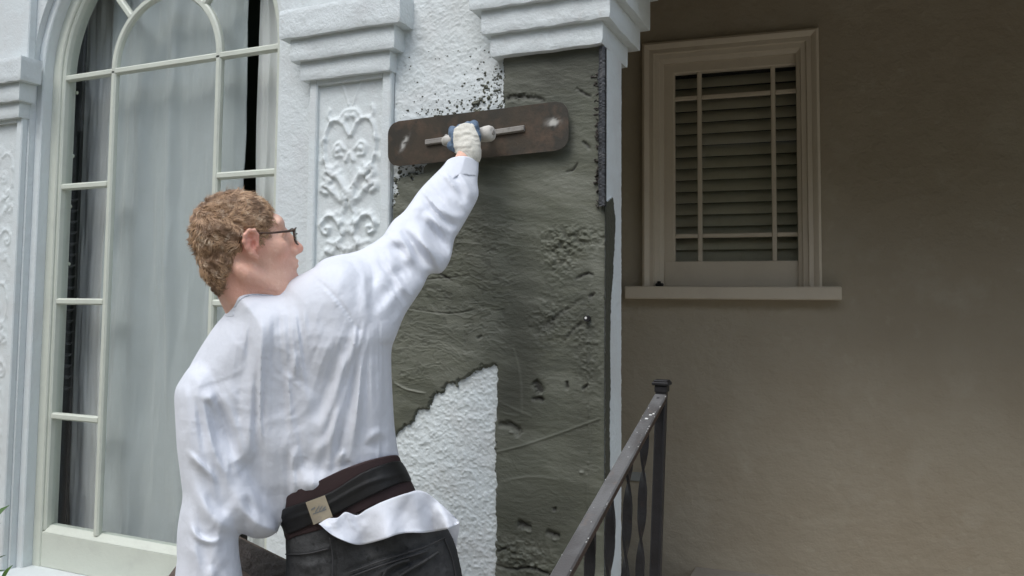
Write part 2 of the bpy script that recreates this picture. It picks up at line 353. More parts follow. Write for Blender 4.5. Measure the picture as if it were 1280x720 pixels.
for i in range(len(hx) - 1):
    for j in range(nz_ - 1): a = i * nz_ + j; q = (a, a + nz_, a + nz_ + 1, a + 1); hv.f += [q, tuple(k + nb for k in q[::-1])]
    a = i * nz_ + nz_ - 1; hv.f.append((a, a + nz_, a + nz_ + nb, a + nb))
tag(hv.build('blocker', mat('blocker_leaves', (.05, .08, .03), .7, [(9, .15, 5)], [(7, (.025, .04, .015), .4, .6), (14, (.09, .13, .05), .55, .75)])), 'long dark green hedge of foliage added out of view to darken the window reflections', 'blocker')
tag(MB().box((-1.30, 2.44, 2.93), (6, 4.7, 3.05)).build('porch_ceiling', M['porch']), kind='structure')

# ------------------------------------------------------------------ facade wall with arched opening
FX, SPR, R0 = -2.46, 2.41, .64         # arch centre, springing height, opening radius
YW = 2.16
wall = empty('house_wall', (-2.4, 2.25, 0), 'white stucco house wall around the arched window, partly coated with fresh grey cement', 'wall')
def arc(r, n=48, a0=0, a1=math.pi, cx=FX, cz=SPR): return [(cx + r * math.cos(a0 + (a1 - a0) * i / n), cz + r * math.sin(a0 + (a1 - a0) * i / n)) for i in range(n + 1)]
TOP = 4.2
mb = MB()
mb.prism([(-7, 0), (FX - R0, 0), (FX - R0, .43), (FX - R0, SPR), (-7, SPR)], YW, 2.31)
mb.prism([(FX - R0, 0), (FX + R0, 0), (FX + R0, .40), (FX - R0, .40)], YW, 2.31)
mb.prism([(FX + R0, 0), (-.981, 0), (-.981, SPR), (FX + R0, SPR)], YW, 2.31)
A = arc(R0, 64)
for i in range(64):
    (xa, za), (xb, zb) = A[i], A[i + 1]
    mb.prism([(xa, za), (xb, zb), (xb, TOP), (xa, TOP)], YW, 2.31)
mb.prism([(-7, SPR), (FX - R0, SPR), (FX - R0, TOP), (-7, TOP)], YW, 2.31)
mb.prism([(FX + R0, SPR), (-.981, SPR), (-.981, TOP), (FX + R0, TOP)], YW, 2.31)
mb.build('wall_face', M['stucco'], wall)
# stepped inner moulding of the arch
def archpath(r, z0): return [(FX + r, z0)] + [(FX + r, z0 + (SPR - z0) * i / 6) for i in range(1, 6)] + arc(r, 48) + [(FX - r, SPR - (SPR - z0) * i / 6) for i in range(1, 7)]
def ring(name, ro, ri, y0, y1, z0, m, par, bev=.004):
    po, pi = archpath(ro, z0), archpath(ri, z0); pb, pj = archpath(ro, z0), archpath(ri + bev, z0); mb = MB(); vs = []; n = len(po)
    for (a, b, c) in zip(po, pi, pj):
        vs += [(a[0], y0, a[1]), (c[0], y0, c[1]), (b[0], y0 + bev, b[1]), (b[0], y1, b[1]), (a[0], y1, a[1])]
    fs = [(i*5+k, i*5+(k+1) % 5, (i+1)*5+(k+1) % 5, (i+1)*5+k) for i in range(n-1) for k in range(5)] + [(0, 1, 2, 3, 4), tuple(range((n-1)*5+4, (n-1)*5-1, -1))]
    return mb.add(vs, fs).build(name, m, par, auto=30)
ring('archivolt', R0 - .001, .605, 2.185, 2.30, .405, M['stucco_fine'], wall)

# dense stucco facing between pilaster and pier: real lumps
def grid_sheet(name, x0, x1, z0, z1, step, yf, m, par, mask=None, attrs=None, back=None):
    xs = np.arange(x0, x1 + step / 2, step); zs = np.arange(z0, z1 + step / 2, step); X, Z = np.meshgrid(xs, zs, indexing='ij')
    Y = yf(X, Z); nx, nz = X.shape; V = np.stack([X.ravel(), Y.ravel(), Z.ravel()], 1); I = np.arange(nx * nz).reshape(nx, nz)
    Q = np.stack([I[:-1, :-1].ravel(), I[1:, :-1].ravel(), I[1:, 1:].ravel(), I[:-1, 1:].ravel()], 1)
    if mask is not None:
        mk = mask.ravel(); Q = Q[mk[Q].any(1)]; used = np.unique(Q); mp = -np.ones(len(V), int); mp[used] = np.arange(len(used)); V = V[used]; Q = mp[Q]
    else: used = np.arange(len(V))
    me = fast_mesh(name, V, Q)
    for k, a in (attrs or {}).items():
        at = me.attributes.new(k, 'FLOAT', 'POINT'); at.data.foreach_set('value', a.ravel()[used].astype(np.float32))
    return link(name, me, par, m, True)
def pix2xz(L, Y=2.142): return np.array([[W(x, y, Y)[0], W(x, y, Y)[2]] for x, y in L])
def cement_d(X, Z):
    outl = pix2xz([(484, 208), (505, 216), (520, 205), (540, 200), (600, 190), (627, 186), (627, 60), (700, 45), (760, 40), (762, 900), (620, 900), (617, 720), (617, 620), (615, 540), (619, 500), (618, 458),
                   (604, 459), (600, 464), (590, 467), (583, 473), (573, 477), (571, 488), (564, 480), (558, 480), (552, 492), (543, 494), (534, 512), (522, 513), (516, 528), (499, 540), (480, 560), (470, 560)])
    X = X.astype(np.float32); Z = Z.astype(np.float32)
    d = polydist(outl, X, Z) + fbm(X * 70, Z * 70, o=4) * .009 + vnoise(X * 210, Z * 210) * .003
    splat = polydist(pix2xz([(484, 200), (530, 195), (545, 262), (484, 262)]), X, Z)
    zone = polydist(pix2xz([(500, 152), (545, 132), (585, 100), (606, 76), (630, 74), (630, 205), (500, 205)]), X, Z)
    film = fbm(X * 75 + 2, Z * 105, o=4) * .016 - .0062 + .009 * np.clip(zone / .09, -.6, 1); d = np.where(zone > -.03, np.maximum(d, np.minimum(film, .0075)), d)
    return np.where(splat > 0, d - np.clip(fbm(X * 60 + 5, Z * 60, o=3) * .05 + .02 - (X + 1.35) * .16, -.02, .05) * np.clip(splat / .02, 0, 1), d)
def stucco_h(X, Z):
    n = fbm(X * 120, Z * 150, o=2); w = fbm(X * 30 + 9, Z * 40 + 3, o=3); a = np.interp(Z, [1.5, 2.0], [1, .55])
    return np.clip(n, -.12, 1) * .0040 * a + w * .0022
grid_sheet('stucco_facing', -1.36, -.975, .02, 3.0, .0028, lambda X, Z: YW - .0035 - stucco_h(X, Z) + .0075 * np.clip(cement_d(X, Z) / .006 - 2.6, 0, 1), M['stucco_fine'], wall)

# ------------------------------------------------------------------ capitals, pilasters and pier
def slab(mb, x0, x1, y0, y1, z0, z1, b=.004):
    mb.box((x0, y0, z0), (x1, y1, z1), bev=b)
def rough_slab(name, x0, x1, y0, y1, z0, z1, par, lip=.008):
    """moulded slab of a capital: front and sides uneven like brushed stucco"""
    nx = max(4, int((x1 - x0) / .012)); ny = max(2, int((y1 - y0) / .012)); nz = max(3, int((z1 - z0) / .01))
    loop = [(x0 + (x1-x0)*i/nx, y0, 0, -1) for i in range(nx)] + [(x1, y0 + (y1-y0)*i/ny, 1, 0) for i in range(ny)] + [(x1 - (x1-x0)*i/nx, y1, 0, 1) for i in range(nx)] + [(x0, y1 - (y1-y0)*i/ny, -1, 0) for i in range(ny)]
    n = len(loop); vs = []
    for k in range(nz + 1):
        z = z0 + (z1 - z0) * k / nz
        for (x, y, a, b) in loop:
            q = float(fbm(np.float32(x * 14 + 3), np.float32(y * 14 + z * 16), np.float32(z * 9), o=3)) * .0022
            e = (.003 if k in (0, nz) else 0)
            qz = float(vnoise(np.float32(x * 26), np.float32(y * 26 + z * 3))) * .0022
            vs.append((x + a * (q - e), y + b * (q - e), z + qz))
    fs = [(k*n+i, k*n+(i+1) % n, (k+1)*n+(i+1) % n, (k+1)*n+i) for k in range(nz) for i in range(n)] + [tuple(range(n))[::-1], tuple(nz*n+i for i in range(n))]
    return MB().add(vs, fs).build(name, M['stucco'], par, auto=40)
def capital(par, x0, x1, yb, side=0):
    o = []
    for dx, dy, za, zb in [(.0, 0, 2.365, 2.462), (.032, .02, 2.292, 2.366), (.058, .04, 2.229, 2.293)]:
        o.append(rough_slab('capital_slab', x0 + dx, x1 - dx, 2.075 + dy, yb, za, zb, par))
    return o
def relief_h(X, Z, cx, z0, z1, hw):
    """carved scrollwork: strokes in panel units (u across, v down in the photo's pixels)"""
    u = (X - cx) / hw * 47; v = (z1 - Z) / .0026
    H = np.zeros_like(u)
    ab = np.abs(u)
    S = lambda pts, w, a, w1=None, e=False: stroke(H, ab, v, pts, w * 1.25, a * .82, None if w1 is None else w1 * 1.25, ends=e)
    for off in (0, 205, 410):
        V = lambda L: [(p, q + off) for p, q in L]
        S(V([(2, 52), (10, 38), (24, 32), (34, 44), (37, 66), (33, 88), (24, 104)]), 2.6, .0095, 2.0)
        S(V([(27, 34), (33, 26), (31, 18)]), 2.2, .005)
        S(V([(8, 70), (15, 62), (22, 66), (21, 77), (13, 78)]), 2.2, .007)
        S(V([(16, 70), (16.5, 71)]), 3.2, .0115)
        S(V([(0, 76), (5, 84)]), 2.6, .008); S(V([(0, 20), (9, 22), (15, 30)]), 2.2, .006); S(V([(3, 14), (16, -20)]), 1.2, .003)
        S(V([(0, 26), (4, 27)]), 4, .007)
        S(V([(3, 128), (12, 110), (24, 100), (31, 96), (34, 104), (27, 109)]), 4.6, .0120, 3.4)
        S(V([(7, 118), (12, 108), (16, 102)]), 2.0, .005)
        S(V([(4, 138), (14, 132), (26, 120), (36, 114), (39, 120), (33, 124)]), 3.8, .0110, 3.2)
        S(V([(0, 124), (5, 126)]), 4.4, .0105); S(V([(0, 132), (6, 133)]), 2.4, .0085)
        S(V([(4, 142), (10, 152), (8, 162)]), 3.2, .0075)
        S(V([(8, 176), (14, 162), (26, 153), (36, 160), (37, 172), (30, 176), (27, 169)]), 2.7, .0105, 2.2)
        S(V([(31, 168), (31.5, 168.5)]), 2.4, .009)
        S(V([(0, 166), (2, 172)]), 4, .009); S(V([(10, 182), (18, 188), (28, 186)]), 2.8, .007)
        S(V([(4, 196), (14, 192), (22, 200), (30, 198)]), 3.2, .0075); S(V([(36, 204), (38, 208)]), 3.2, .006)
        S(V([(0, 190), (0, 206)]), 2.6, .006)
        for pq in ((20, 90), (28, 92), (14, 98), (30, 112), (22, 118), (10, 160), (18, 150), (30, 150), (39, 162), (6, 30), (38, 80), (36, 56), (12, 186), (26, 194)): S(V([pq, (pq[0] + 2.5, pq[1] + 3)]), 3.2, .0062)
    H = np.minimum(H, .0125 + (H - .0125) * .25)
    return H * (1 + .14 * vnoise(X * 100, Z * 100)) + fbm(X * 50, Z * 50, o=3) * .0012
def pilaster(name, x0, x1, label, mid=.35):
    p = empty(name, ((x0 + x1) / 2, 2.12, 0), label, 'pilaster')
    sx0, sx1 = x0 + .083, x1 - .066
    mL, mR = .030, .034
    b = MB(); b.box((sx0, 2.135, 0), (sx0 + mL, YW + .002, 2.235), bev=.004); b.box((sx1 - mR, 2.135, 0), (sx1, YW + .002, 2.235), bev=.004)
    b.box((sx0 + mL, 2.1355, 0), (sx1 - mR, YW + .002, .55)); b.box((sx0 + mL, 2.1355, 2.215), (sx1 - mR, YW + .002, 2.235)); b.box((sx0 - .03, 2.10, 0), (sx1 + .03, YW + .002, .35), bev=.005)
    b.box((x0 + .085, 2.128, 2.462), (x1 - .04, YW + .002, TOP), bev=.004)
    b.build('shaft', M['stucco_fine'], p)
    cx = (sx0 + mL + sx1 - mR) / 2; hw = (sx1 - mR - sx0 - mL) / 2
    grid_sheet('carved_panel', sx0 + mL, sx1 - mR, .545, 2.218, .0024,
               lambda X, Z: 2.150 - mid * relief_h(X, Z, cx, .5, 2.176, hw), M['stucco_fine'], p)
    capital(p, x0, x1, YW + .003)
    return p
pilaster('pilaster', -1.763, -1.296, 'carved white pilaster with scrollwork panel between the arched window and the cement', 1)
pilaster('pilaster', -3.512, -3.045, 'white pilaster cut off by the left edge of the picture, beside the arch')
pier = empty('pier', (-.82, 2.22, 0), 'square porch pier with stepped white capital, its front coated with grey cement', 'pier')
MB().box((-.98, 2.1555, 0), (-.66, 2.31, 2.24), bev=.003).build('pier_core', M['stucco_fine'], pier)
for x0, x1, y0, y1, za, zb in [(-1.002, -.656, 2.11, 2.372, 2.227, 2.292), (-1.024, -.629, 2.09, 2.42, 2.291, 2.362), (-1.055, -.603, 2.07, 2.445, 2.361, 2.46), (-1.08, -.58, 2.05, 2.46, 2.459, 2.56)]:
    rough_slab('capital_slab', x0, x1, y0, y1, za, zb, pier)
lint = empty('porch_beam', (2, 2.3, 2.6), 'white beam over the porch opening above the pier, out of view, its underside lowered to darken the porch', 'beam')
MB().box((-.98, 2.16, 2.555), (6, 2.44, TOP), bev=.004).box((-.6, 2.20, 2.44), (6, 2.40, 2.556), bev=.004).build('beam_face', M['stucco'], lint)  # out of view; lower box brings the opening down to darken the porch
end = empty('porch_blocker_wall', (3.2, 2.3, 0), 'unseen white stucco wall added beside the porch opening to darken the porch', 'wall')
MB().box((1.9, 2.16, 0), (6, 2.44, 2.44), bev=.004).build('wall_face', M['stucco'], end)  # out of view, added to narrow the opening and darken the porch

# side of the pier, uneven paint with a cement smear along the front edge
def side_sheet():
    ys = np.arange(2.137, 2.3125, .003); zs = np.arange(.05, 2.232, .004); Yg, Z = np.meshgrid(ys, zs, indexing='ij')
    edge = 2.172 + .012 * fbm(Z * 14, Z * 0 + 3, o=4)
    e2 = np.interp(Z, [0, 1.0, 1.35, 1.5, 1.74, 1.80, 1.84, 2.3], [2.20, 2.19, 2.185, 2.2, 2.235, 2.215, 2.135, 2.12])
    cem = np.clip(((e2 + (edge - 2.172)) - Yg) / .002, 0, 1)
    lo = np.interp(Z, [0, 1.74, 1.79, 1.84], [0, 0, 2.165, 2.3]); cem = cem * np.clip((Yg - lo) / .004, 0, 1)
    gap = ((Yg > 2.145) & (Yg < 2.158) & (Z < 1.75)).astype(float) * 0
    X = -.6585 + stucco_h(Yg, Z) * .5 + cem * .004; V = np.stack([X.ravel(), Yg.ravel(), Z.ravel()], 1); I = np.arange(X.size).reshape(X.shape)
    Q = np.stack([I[:-1, :-1].ravel(), I[1:, :-1].ravel(), I[1:, 1:].ravel(), I[:-1, 1:].ravel()], 1)
    me = fast_mesh('side_face', V, Q); o = link('side_face', me, pier, [M['stucco_fine'], M['cement']], True)
    fm = (cem.ravel()[Q].mean(1) > .5).astype(np.int32); me.polygons.foreach_set('material_index', fm)
    at = me.attributes.new('wet_shade', 'FLOAT', 'POINT'); at.data.foreach_set('value', np.full(len(V), .75, np.float32))
side_sheet()

# ------------------------------------------------------------------ the fresh cement coat
def cement():
    step = .0022; xs = np.arange(-1.352, -.6585, step); zs = np.arange(.30, 2.235, step); X, Z = np.meshgrid(xs, zs, indexing='ij'); X = X.astype(np.float32); Z = Z.astype(np.float32)
    d = cement_d(X, Z)
    cap = 2.226 - Z; d = np.where(Z > 2.21, np.minimum(d, 1) + 0, d)
    t = np.clip(d / .010, 0, 1); t = t * t * (3 - 2 * t)
    H = np.zeros_like(X); wet_shade = np.zeros_like(X); dark = np.zeros_like(X); pale = np.zeros_like(X)
    H += .0016 * fbm(X * 7, Z * 26 + X * 5, o=4) + .0006 * fbm(X * 60, Z * 140, o=3)
    # drag lips left by the trowel: terraces in a stretched noise
    q = fbm(X * 16 + 3, Z * 70 + 2.2 * vnoise(X * 11, Z * 7) + X * 9, o=3); lip = np.clip((q - .12) * 12, 0, 1) * np.clip((.40 - q) * 5, 0, 1)
    zl = polydist(pix2xz([(484, 262), (660, 262), (640, 440), (560, 470), (484, 520)]), X, Z); area = np.clip(zl / .05, 0, 1)
    H += .0016 * lip * (.3 + .7 * area)
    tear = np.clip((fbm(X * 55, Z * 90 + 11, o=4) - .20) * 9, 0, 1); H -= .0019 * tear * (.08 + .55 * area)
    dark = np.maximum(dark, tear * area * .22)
    XY = lambda L: [tuple(p) for p in pix2xz(L)]
    def blob(x, y, rx, ry): c = pix2xz([(x, y)])[0]; return np.exp(-(((X - c[0]) / (rx * .00228))**2 + ((Z - c[1]) / (ry * .00228))**2))
    rough = blob(715, 300, 45, 16) + .9 * blob(645, 122, 22, 6) + .9 * blob(700, 325, 20, 22) + blob(650, 697, 45, 22) + .7 * blob(690, 400, 28, 30) + .5 * blob(735, 440, 18, 60) + .45 * blob(500, 330, 40, 60) + .35 * blob(560, 290, 60, 30)
    lump = fbm(X * 85, Z * 110, o=3); H += np.clip(rough, 0, 1) * (np.clip(lump, -.3, .6) * .011)
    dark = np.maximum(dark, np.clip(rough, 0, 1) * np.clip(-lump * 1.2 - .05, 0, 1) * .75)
    wet_shade += .95 * blob(640, 500, 40, 60) * (fbm(X * 4, Z * 9, o=2) + .8) + .7 * blob(655, 395, 30, 110) + .6 * blob(600, 300, 30, 60) + .85 * blob(690, 90, 90, 36) + .6 * blob(730, 500, 26, 140) + .7 * blob(670, 650, 70, 60)  # damp tones, plus the shadow under the cap painted as a dark blob
    pale += .35 * blob(700, 230, 60, 18) + .25 * blob(560, 440, 60, 30) + .2 * blob(690, 560, 60, 20) + .3 * blob(745, 330, 10, 40) + .3 * blob(735, 270, 18, 14)
    pale += .34 * np.clip((fbm(X * 8, Z * 30 + X * 6, o=4) - .02) * 2.6, 0, 1) + .22 * np.clip(fbm(X * 3 + 8, Z * 5, o=2) * 2, 0, 1)
    # step of the pier edge, corner ridge
    xe = -.982; H += .0025 / (1 + np.exp(-(X - xe) / .004)) * np.clip((1.75 - Z) * 3, 0, 1) + .006 * (X > -.979) * np.clip((Z - 1.86) / .16, 0, 1)
    H += .0035 * np.exp(-((X + .705 + .006 * vnoise(Z * 9, Z * 0)) / .003)**2) * (fbm(Z * 40, X * 30, o=3) > -.1) * (Z < 1.55) * .7
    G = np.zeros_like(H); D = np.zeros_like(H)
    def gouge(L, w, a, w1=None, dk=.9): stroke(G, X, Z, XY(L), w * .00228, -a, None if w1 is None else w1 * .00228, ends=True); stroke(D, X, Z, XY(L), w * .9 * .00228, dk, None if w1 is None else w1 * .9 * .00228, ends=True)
    gouge([(667, 476), (672, 484), (676, 492)], 4.5, .016, 5.5); gouge([(664, 500), (674, 498), (679, 502)], 2.6, .010)
    gouge([(622, 532), (634, 531), (645, 536), (651, 544)], 3.6, .014, 5); gouge([(708, 476), (709, 488)], 2, .008); gouge([(727, 487), (736, 480)], 2, .008)
    gouge([(646, 655), (652, 656), (664, 660)], 4.2, .014, 4); gouge([(682, 664), (690, 668), (700, 671)], 3.4, .012); gouge([(692, 634), (693, 640)], 2.4, .009)
    gouge([(620, 691), (640, 681)], 1.4, .004); gouge([(618, 707), (640, 712), (662, 710), (684, 718), (700, 730)], 2.2, .009, 1.6)
    gouge([(595, 424), (602, 420)], 2.2, .006); gouge([(548, 342), (562, 349)], 1.8, .005); gouge([(718, 350), (733, 342), (742, 345)], 2, .007); gouge([(735, 372), (744, 366)], 2, .007)
    gouge([(668, 420), (690, 400), (712, 384), (730, 372)], 4.5, .004, 2.5, .35); gouge([(700, 430), (718, 412), (728, 402)], 3, .004, 2, .35)
    gouge([(720, 110), (732, 118), (740, 121)], 1.6, .006); gouge([(706, 215), (716, 212), (722, 203)], 1.4, .005); gouge([(728, 176), (738, 186)], 2, .006)
    gouge([(628, 126), (645, 121), (670, 123), (682, 128)], 3.4, .007, 3.0, .8)
    gouge([(498, 305), (530, 298)], 1, .003, None, .5); gouge([(520, 350), (575, 346)], 1, .003, None, .5); gouge([(500, 384), (560, 392), (600, 385)], 1, .003, None, .4)
    stroke(H, X, Z, XY([(617, 566), (650, 558), (690, 545), (748, 524)]), .0028, .0022, ends=False); stroke(D, X, Z, XY([(617, 569), (650, 561), (690, 548), (748, 527)]), .002, .35, ends=False)
    stroke(H, X, Z, XY([(491, 478), (505, 486), (520, 490), (532, 492)]), .003, .004); stroke(pale, X, Z, XY([(491, 477), (505, 485), (520, 489), (532, 491)]), .0028, .8)
    for L in ([(620, 500), (640, 510), (665, 520)], [(624, 515), (648, 521)], [(640, 430), (650, 470), (652, 520)], [(622, 604), (660, 596), (700, 600)]): stroke(H, X, Z, XY(L), .004, .0014); stroke(pale, X, Z, XY(L), .004, .35)
    for p in [(654, 662), (658, 664), (690, 674), (672, 493), (636, 540), (630, 700), (645, 696), (662, 706), (724, 590)]: stroke(pale, X, Z, XY([p, (p[0] + 6, p[1] + 1)]), .004, .55); stroke(H, X, Z, XY([p, (p[0] + 6, p[1] + 1)]), .004, .005)
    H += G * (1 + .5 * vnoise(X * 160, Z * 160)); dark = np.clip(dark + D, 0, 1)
    H = np.clip(H, -.0080, .02)
    Y = 2.160 - .001 - t * (.0135 + H) - (1 - t) * 0 + (d < 0) * .012
    wet_shade = np.clip(wet_shade, 0, 1); pale = np.clip(pale, 0, 1) * (1 - wet_shade * .6)
    grid_sheet('cement_coat', 0, 0, 0, 0, 1, lambda a, b: a, None, None) if 0 else None
    nx, nz = X.shape; V = np.stack([X.ravel(), Y.ravel(), Z.ravel()], 1); I = np.arange(nx * nz).reshape(nx, nz)
    Q = np.stack([I[:-1, :-1].ravel(), I[1:, :-1].ravel(), I[1:, 1:].ravel(), I[:-1, 1:].ravel()], 1); mk = (d > -.001).ravel(); Q = Q[mk[Q].all(1)]
    used = np.unique(Q); mp = -np.ones(len(V), int); mp[used] = np.arange(len(used)); me = fast_mesh('cement_coat', V[used], mp[Q])
    for k, a in (('wet_shade', wet_shade), ('dark', dark), ('pale', pale)):
        at = me.attributes.new(k, 'FLOAT', 'POINT'); at.data.foreach_set('value', a.ravel()[used].astype(np.float32))
    tag(link('cement_coat', me, wall, M['cement'], True), 'fresh grey cement coat with trowel drags, gouges and a ragged edge')
cement()
def specks():
    vs = []; fs = []
    def speck(x, z, r, y):
        k = rnd.randint(5, 8); b = len(vs); a0 = rnd.random() * 6; e = rnd.uniform(.5, 1)
        for lay, (rr, dy) in enumerate(((1, 0), (.7, -.6))):
            for i in range(k):
                a = a0 + 2 * math.pi * i / k; q = r * rr * (.7 + .6 * rnd.random()); vs.append((x + q * math.cos(a), y + dy * r * .8, z + q * math.sin(a) * e))
        vs.append((x, y - r * .75, z))
        for i in range(k): j = (i + 1) % k; fs.append((b + i, b + j, b + k + j, b + k + i)); fs.append((b + k + i, b + k + j, b + 2 * k))
    def scatter(n, f, rs):
        for _ in range(n):
            px, py = f(); p = W(px, py, 2.154); r = rs[0] * (rs[1] / rs[0]) ** (rnd.random() ** 2.2); speck(p[0], p[2], r, 2.1565)
    g = rnd.gauss
    scatter(200, lambda: (min(626, g(603, 17)), g(118, 22)), (.0010, .0058))
    scatter(190, lambda: (min(626, g(560, 32)), g(138, 9)), (.0010, .0050))
    scatter(50, lambda: (g(622, 4) if rnd.random() < .8 else 621, rnd.uniform(84, 135)), (.0015, .0075))
    scatter(60, lambda: (rnd.uniform(500, 620), rnd.uniform(60, 135)), (.001, .0035))
    scatter(170, lambda: (498 + abs(g(0, 14)), rnd.uniform(206, 262)), (.0016, .009))
    scatter(26, lambda: (g(492, 3), g(245, 8)), (.0015, .006)); scatter(14, lambda: (rnd.uniform(510, 610), rnd.uniform(520, 715)), (.0008, .0026))
    o = MB().add(vs, fs).build('cement_splatter', M['cement'], wall, fix=False)
    at = o.data.attributes.new('wet_shade', 'FLOAT', 'POINT'); at.data.foreach_set('value', np.full(len(vs), .25, np.float32)); tag(o, kind='stuff')
specks()
# metal corner bead at the pier edge with cement clinging to it, and a small bolt
def bead():
    vs = []; fs = []; n = 130; za, zb = W(750, 258, 2.13)[2], 2.222
    prof = []
    for i in range(n + 1):
        z = za + (zb - za) * i / n; j = .0016 * abs(rnd.gauss(0, 1)) + .006 * max(0, float(vnoise(np.float32(i * .11), np.float32(3))) - .25); q = rnd.uniform(-.0015, .0015)
        for x, y in ((-.673 - j, 2.138), (-.672 - j * .6, 2.130), (-.667, 2.1255 + q), (-.661 + q, 2.124), (-.6545 + q, 2.128), (-.6545, 2.146)): vs.append((x, y, z))
    for i in range(n):
        for k in range(5): fs.append((i*6+k, i*6+k+1, (i+1)*6+k+1, (i+1)*6+k))
    tag(MB().add(vs, fs).build('corner_bead', mat('bead_metal', (.05, .052, .056), .5, [(120, .002, 4)], [(60, (.11, .11, .11), .5, .7), (25, (.03, .03, .03), .5, .7)], metal=.3), pier), 'dark ragged metal corner strip')
    mb = MB(); rr = random.Random(3)
    for _ in range(60):
        z = za + (zb - za) * (rr.random() * .25 + .25 * int(rr.random() * 3.9) ** .9 * .9); x = -.675 - abs(rr.gauss(0, .006)); r = rr.uniform(.001, .0042)
        a = rr.uniform(-.9, .9); M4 = Matrix.Translation((x, 2.139, z)) @ Matrix.Rotation(a, 4, 'Y')
        mb.box((-r * 2, -.003, -r * .4), (r * 2, .006, r * .4), M4, bev=r * .18)
    o = mb.build('cement_crumbs', M['mortar'], pier); tag(o, kind='stuff')
    p = W(734, 398, 2.137); q = WX(734, 398, -.68); m2 = MB(); m2.tube([(p[0], 2.150, p[2]), (p[0], 2.128, p[2])], .0085, 12); m2.build('bolt', M['iron'], pier, auto=30)
    MB().tube([(p[0] - .001, 2.129, p[2] + .0015), (p[0] - .001, 2.1265, p[2] + .0015)], .0035, 8).build('bolt_tip', M['chip'], pier)
bead()

# ------------------------------------------------------------------ arched window
win = empty('arched_window', (FX, 2.26, .434), 'tall arched window with cream muntins and grey curtains behind its glass', 'window')
GX0, GX1 = -3.010, -1.912; GR = (GX1 - GX0) / 2; ZB = .590
ring('window_frame', .6045, GR + .012, 2.228, 2.30, .432, M['trim'], win)
def bead_ring():
    return ring('glazing_bead', GR + .0125, GR, 2.238, 2.275, .575, M['trim'], win, .006)
bead_ring()
mb = MB(); mb.box((FX - GR - .012, 2.231, .434), (FX + GR + .012, 2.29, .570), bev=.003)
v = [(FX - GR, 2.231, .570), (FX + GR, 2.231, .570), (FX + GR, 2.262, .592), (FX - GR, 2.262, .592), (FX - GR, 2.285, .592), (FX + GR, 2.285, .592), (FX + GR, 2.285, .569), (FX - GR, 2.285, .569)]
mb.add(v, [(0, 1, 2, 3), (3, 2, 5, 4), (4, 5, 6, 7), (0, 3, 4, 7), (1, 6, 5, 2)]); mb.build('bottom_rail', M['trim'], win, auto=30)
MB().box((FX - R0 + .001, 2.09, .395), (FX + R0 - .001, 2.30, .434), bev=.006).build('sill', M['stucco_fine'], win)
MP = [(-.5, .006), (-.5, .022), (.5, .022), (.5, .006), (.28, 0), (-.28, 0)]
def muntin(path, w=.026, cx=FX):
    """path of (x,z) points; cross-section in plane normal and depth"""
    P = [Vector((x, 0, z)) for x, z in path]; out = []
    for i, p in enumerate(P):
        d = (P[min(i+1, len(P)-1)] - P[max(i-1, 0)]).normalized(); nrm = Vector((d.z, 0, -d.x)); out.append((Vector((p.x, 2.243, p.z)), nrm * w, Vector((0, 1, 0))))
    return MB().sweep(out, MP).build('muntin', M['trim'], win, auto=35)
MU = (-2.736, -2.190); RI = (MU[1] - MU[0]) / 2; IX = (MU[0] + MU[1]) / 2
for x in MU: muntin([(x, .585), (x, SPR)])
muntin([(GX0 - .004, SPR), (GX1 + .004, SPR)])
ROWS = (1.957, 1.488, 1.026)
for z in ROWS:
    muntin([(GX0 - .004, z), (MU[0] - .011, z)]); muntin([(MU[1] + .011, z), (GX1 + .004, z)])
muntin([(IX + RI * math.cos(a), SPR + .008 + RI * math.sin(a)) for a in np.linspace(0, math.pi, 33)], .028)
for a in (math.radians(48), math.radians(132)):
    muntin([(IX + (RI + .012) * math.cos(a), SPR + (RI + .012) * math.sin(a)), (FX + (GR + .004) * math.cos(a), SPR + (GR + .004) * math.sin(a))])
def pane(poly, par, y=2.2605, tf=None): MB().prism(poly, y, y + .003).build('pane', M['glass'], par)
zs = [ZB, ROWS[2], ROWS[1], ROWS[0], SPR]
for a, b in zip(zs[:-1], zs[1:]):
    pane([(GX0, a), (MU[0], a), (MU[0], b), (GX0, b)], win); pane([(MU[1], a), (GX1, a), (GX1, b), (MU[1], b)], win)
pane([(MU[0], ZB), (MU[1], ZB), (MU[1], SPR), (MU[0], SPR)], win)
pane(arc(RI, 24, cx=IX), win)
for a0, a1 in ((0, 48), (48, 132), (132, 180)):
    a0, a1 = math.radians(a0), math.radians(a1); pane(arc(GR, 16, a0, a1) + arc(RI, 16, a1, a0, cx=IX), win)

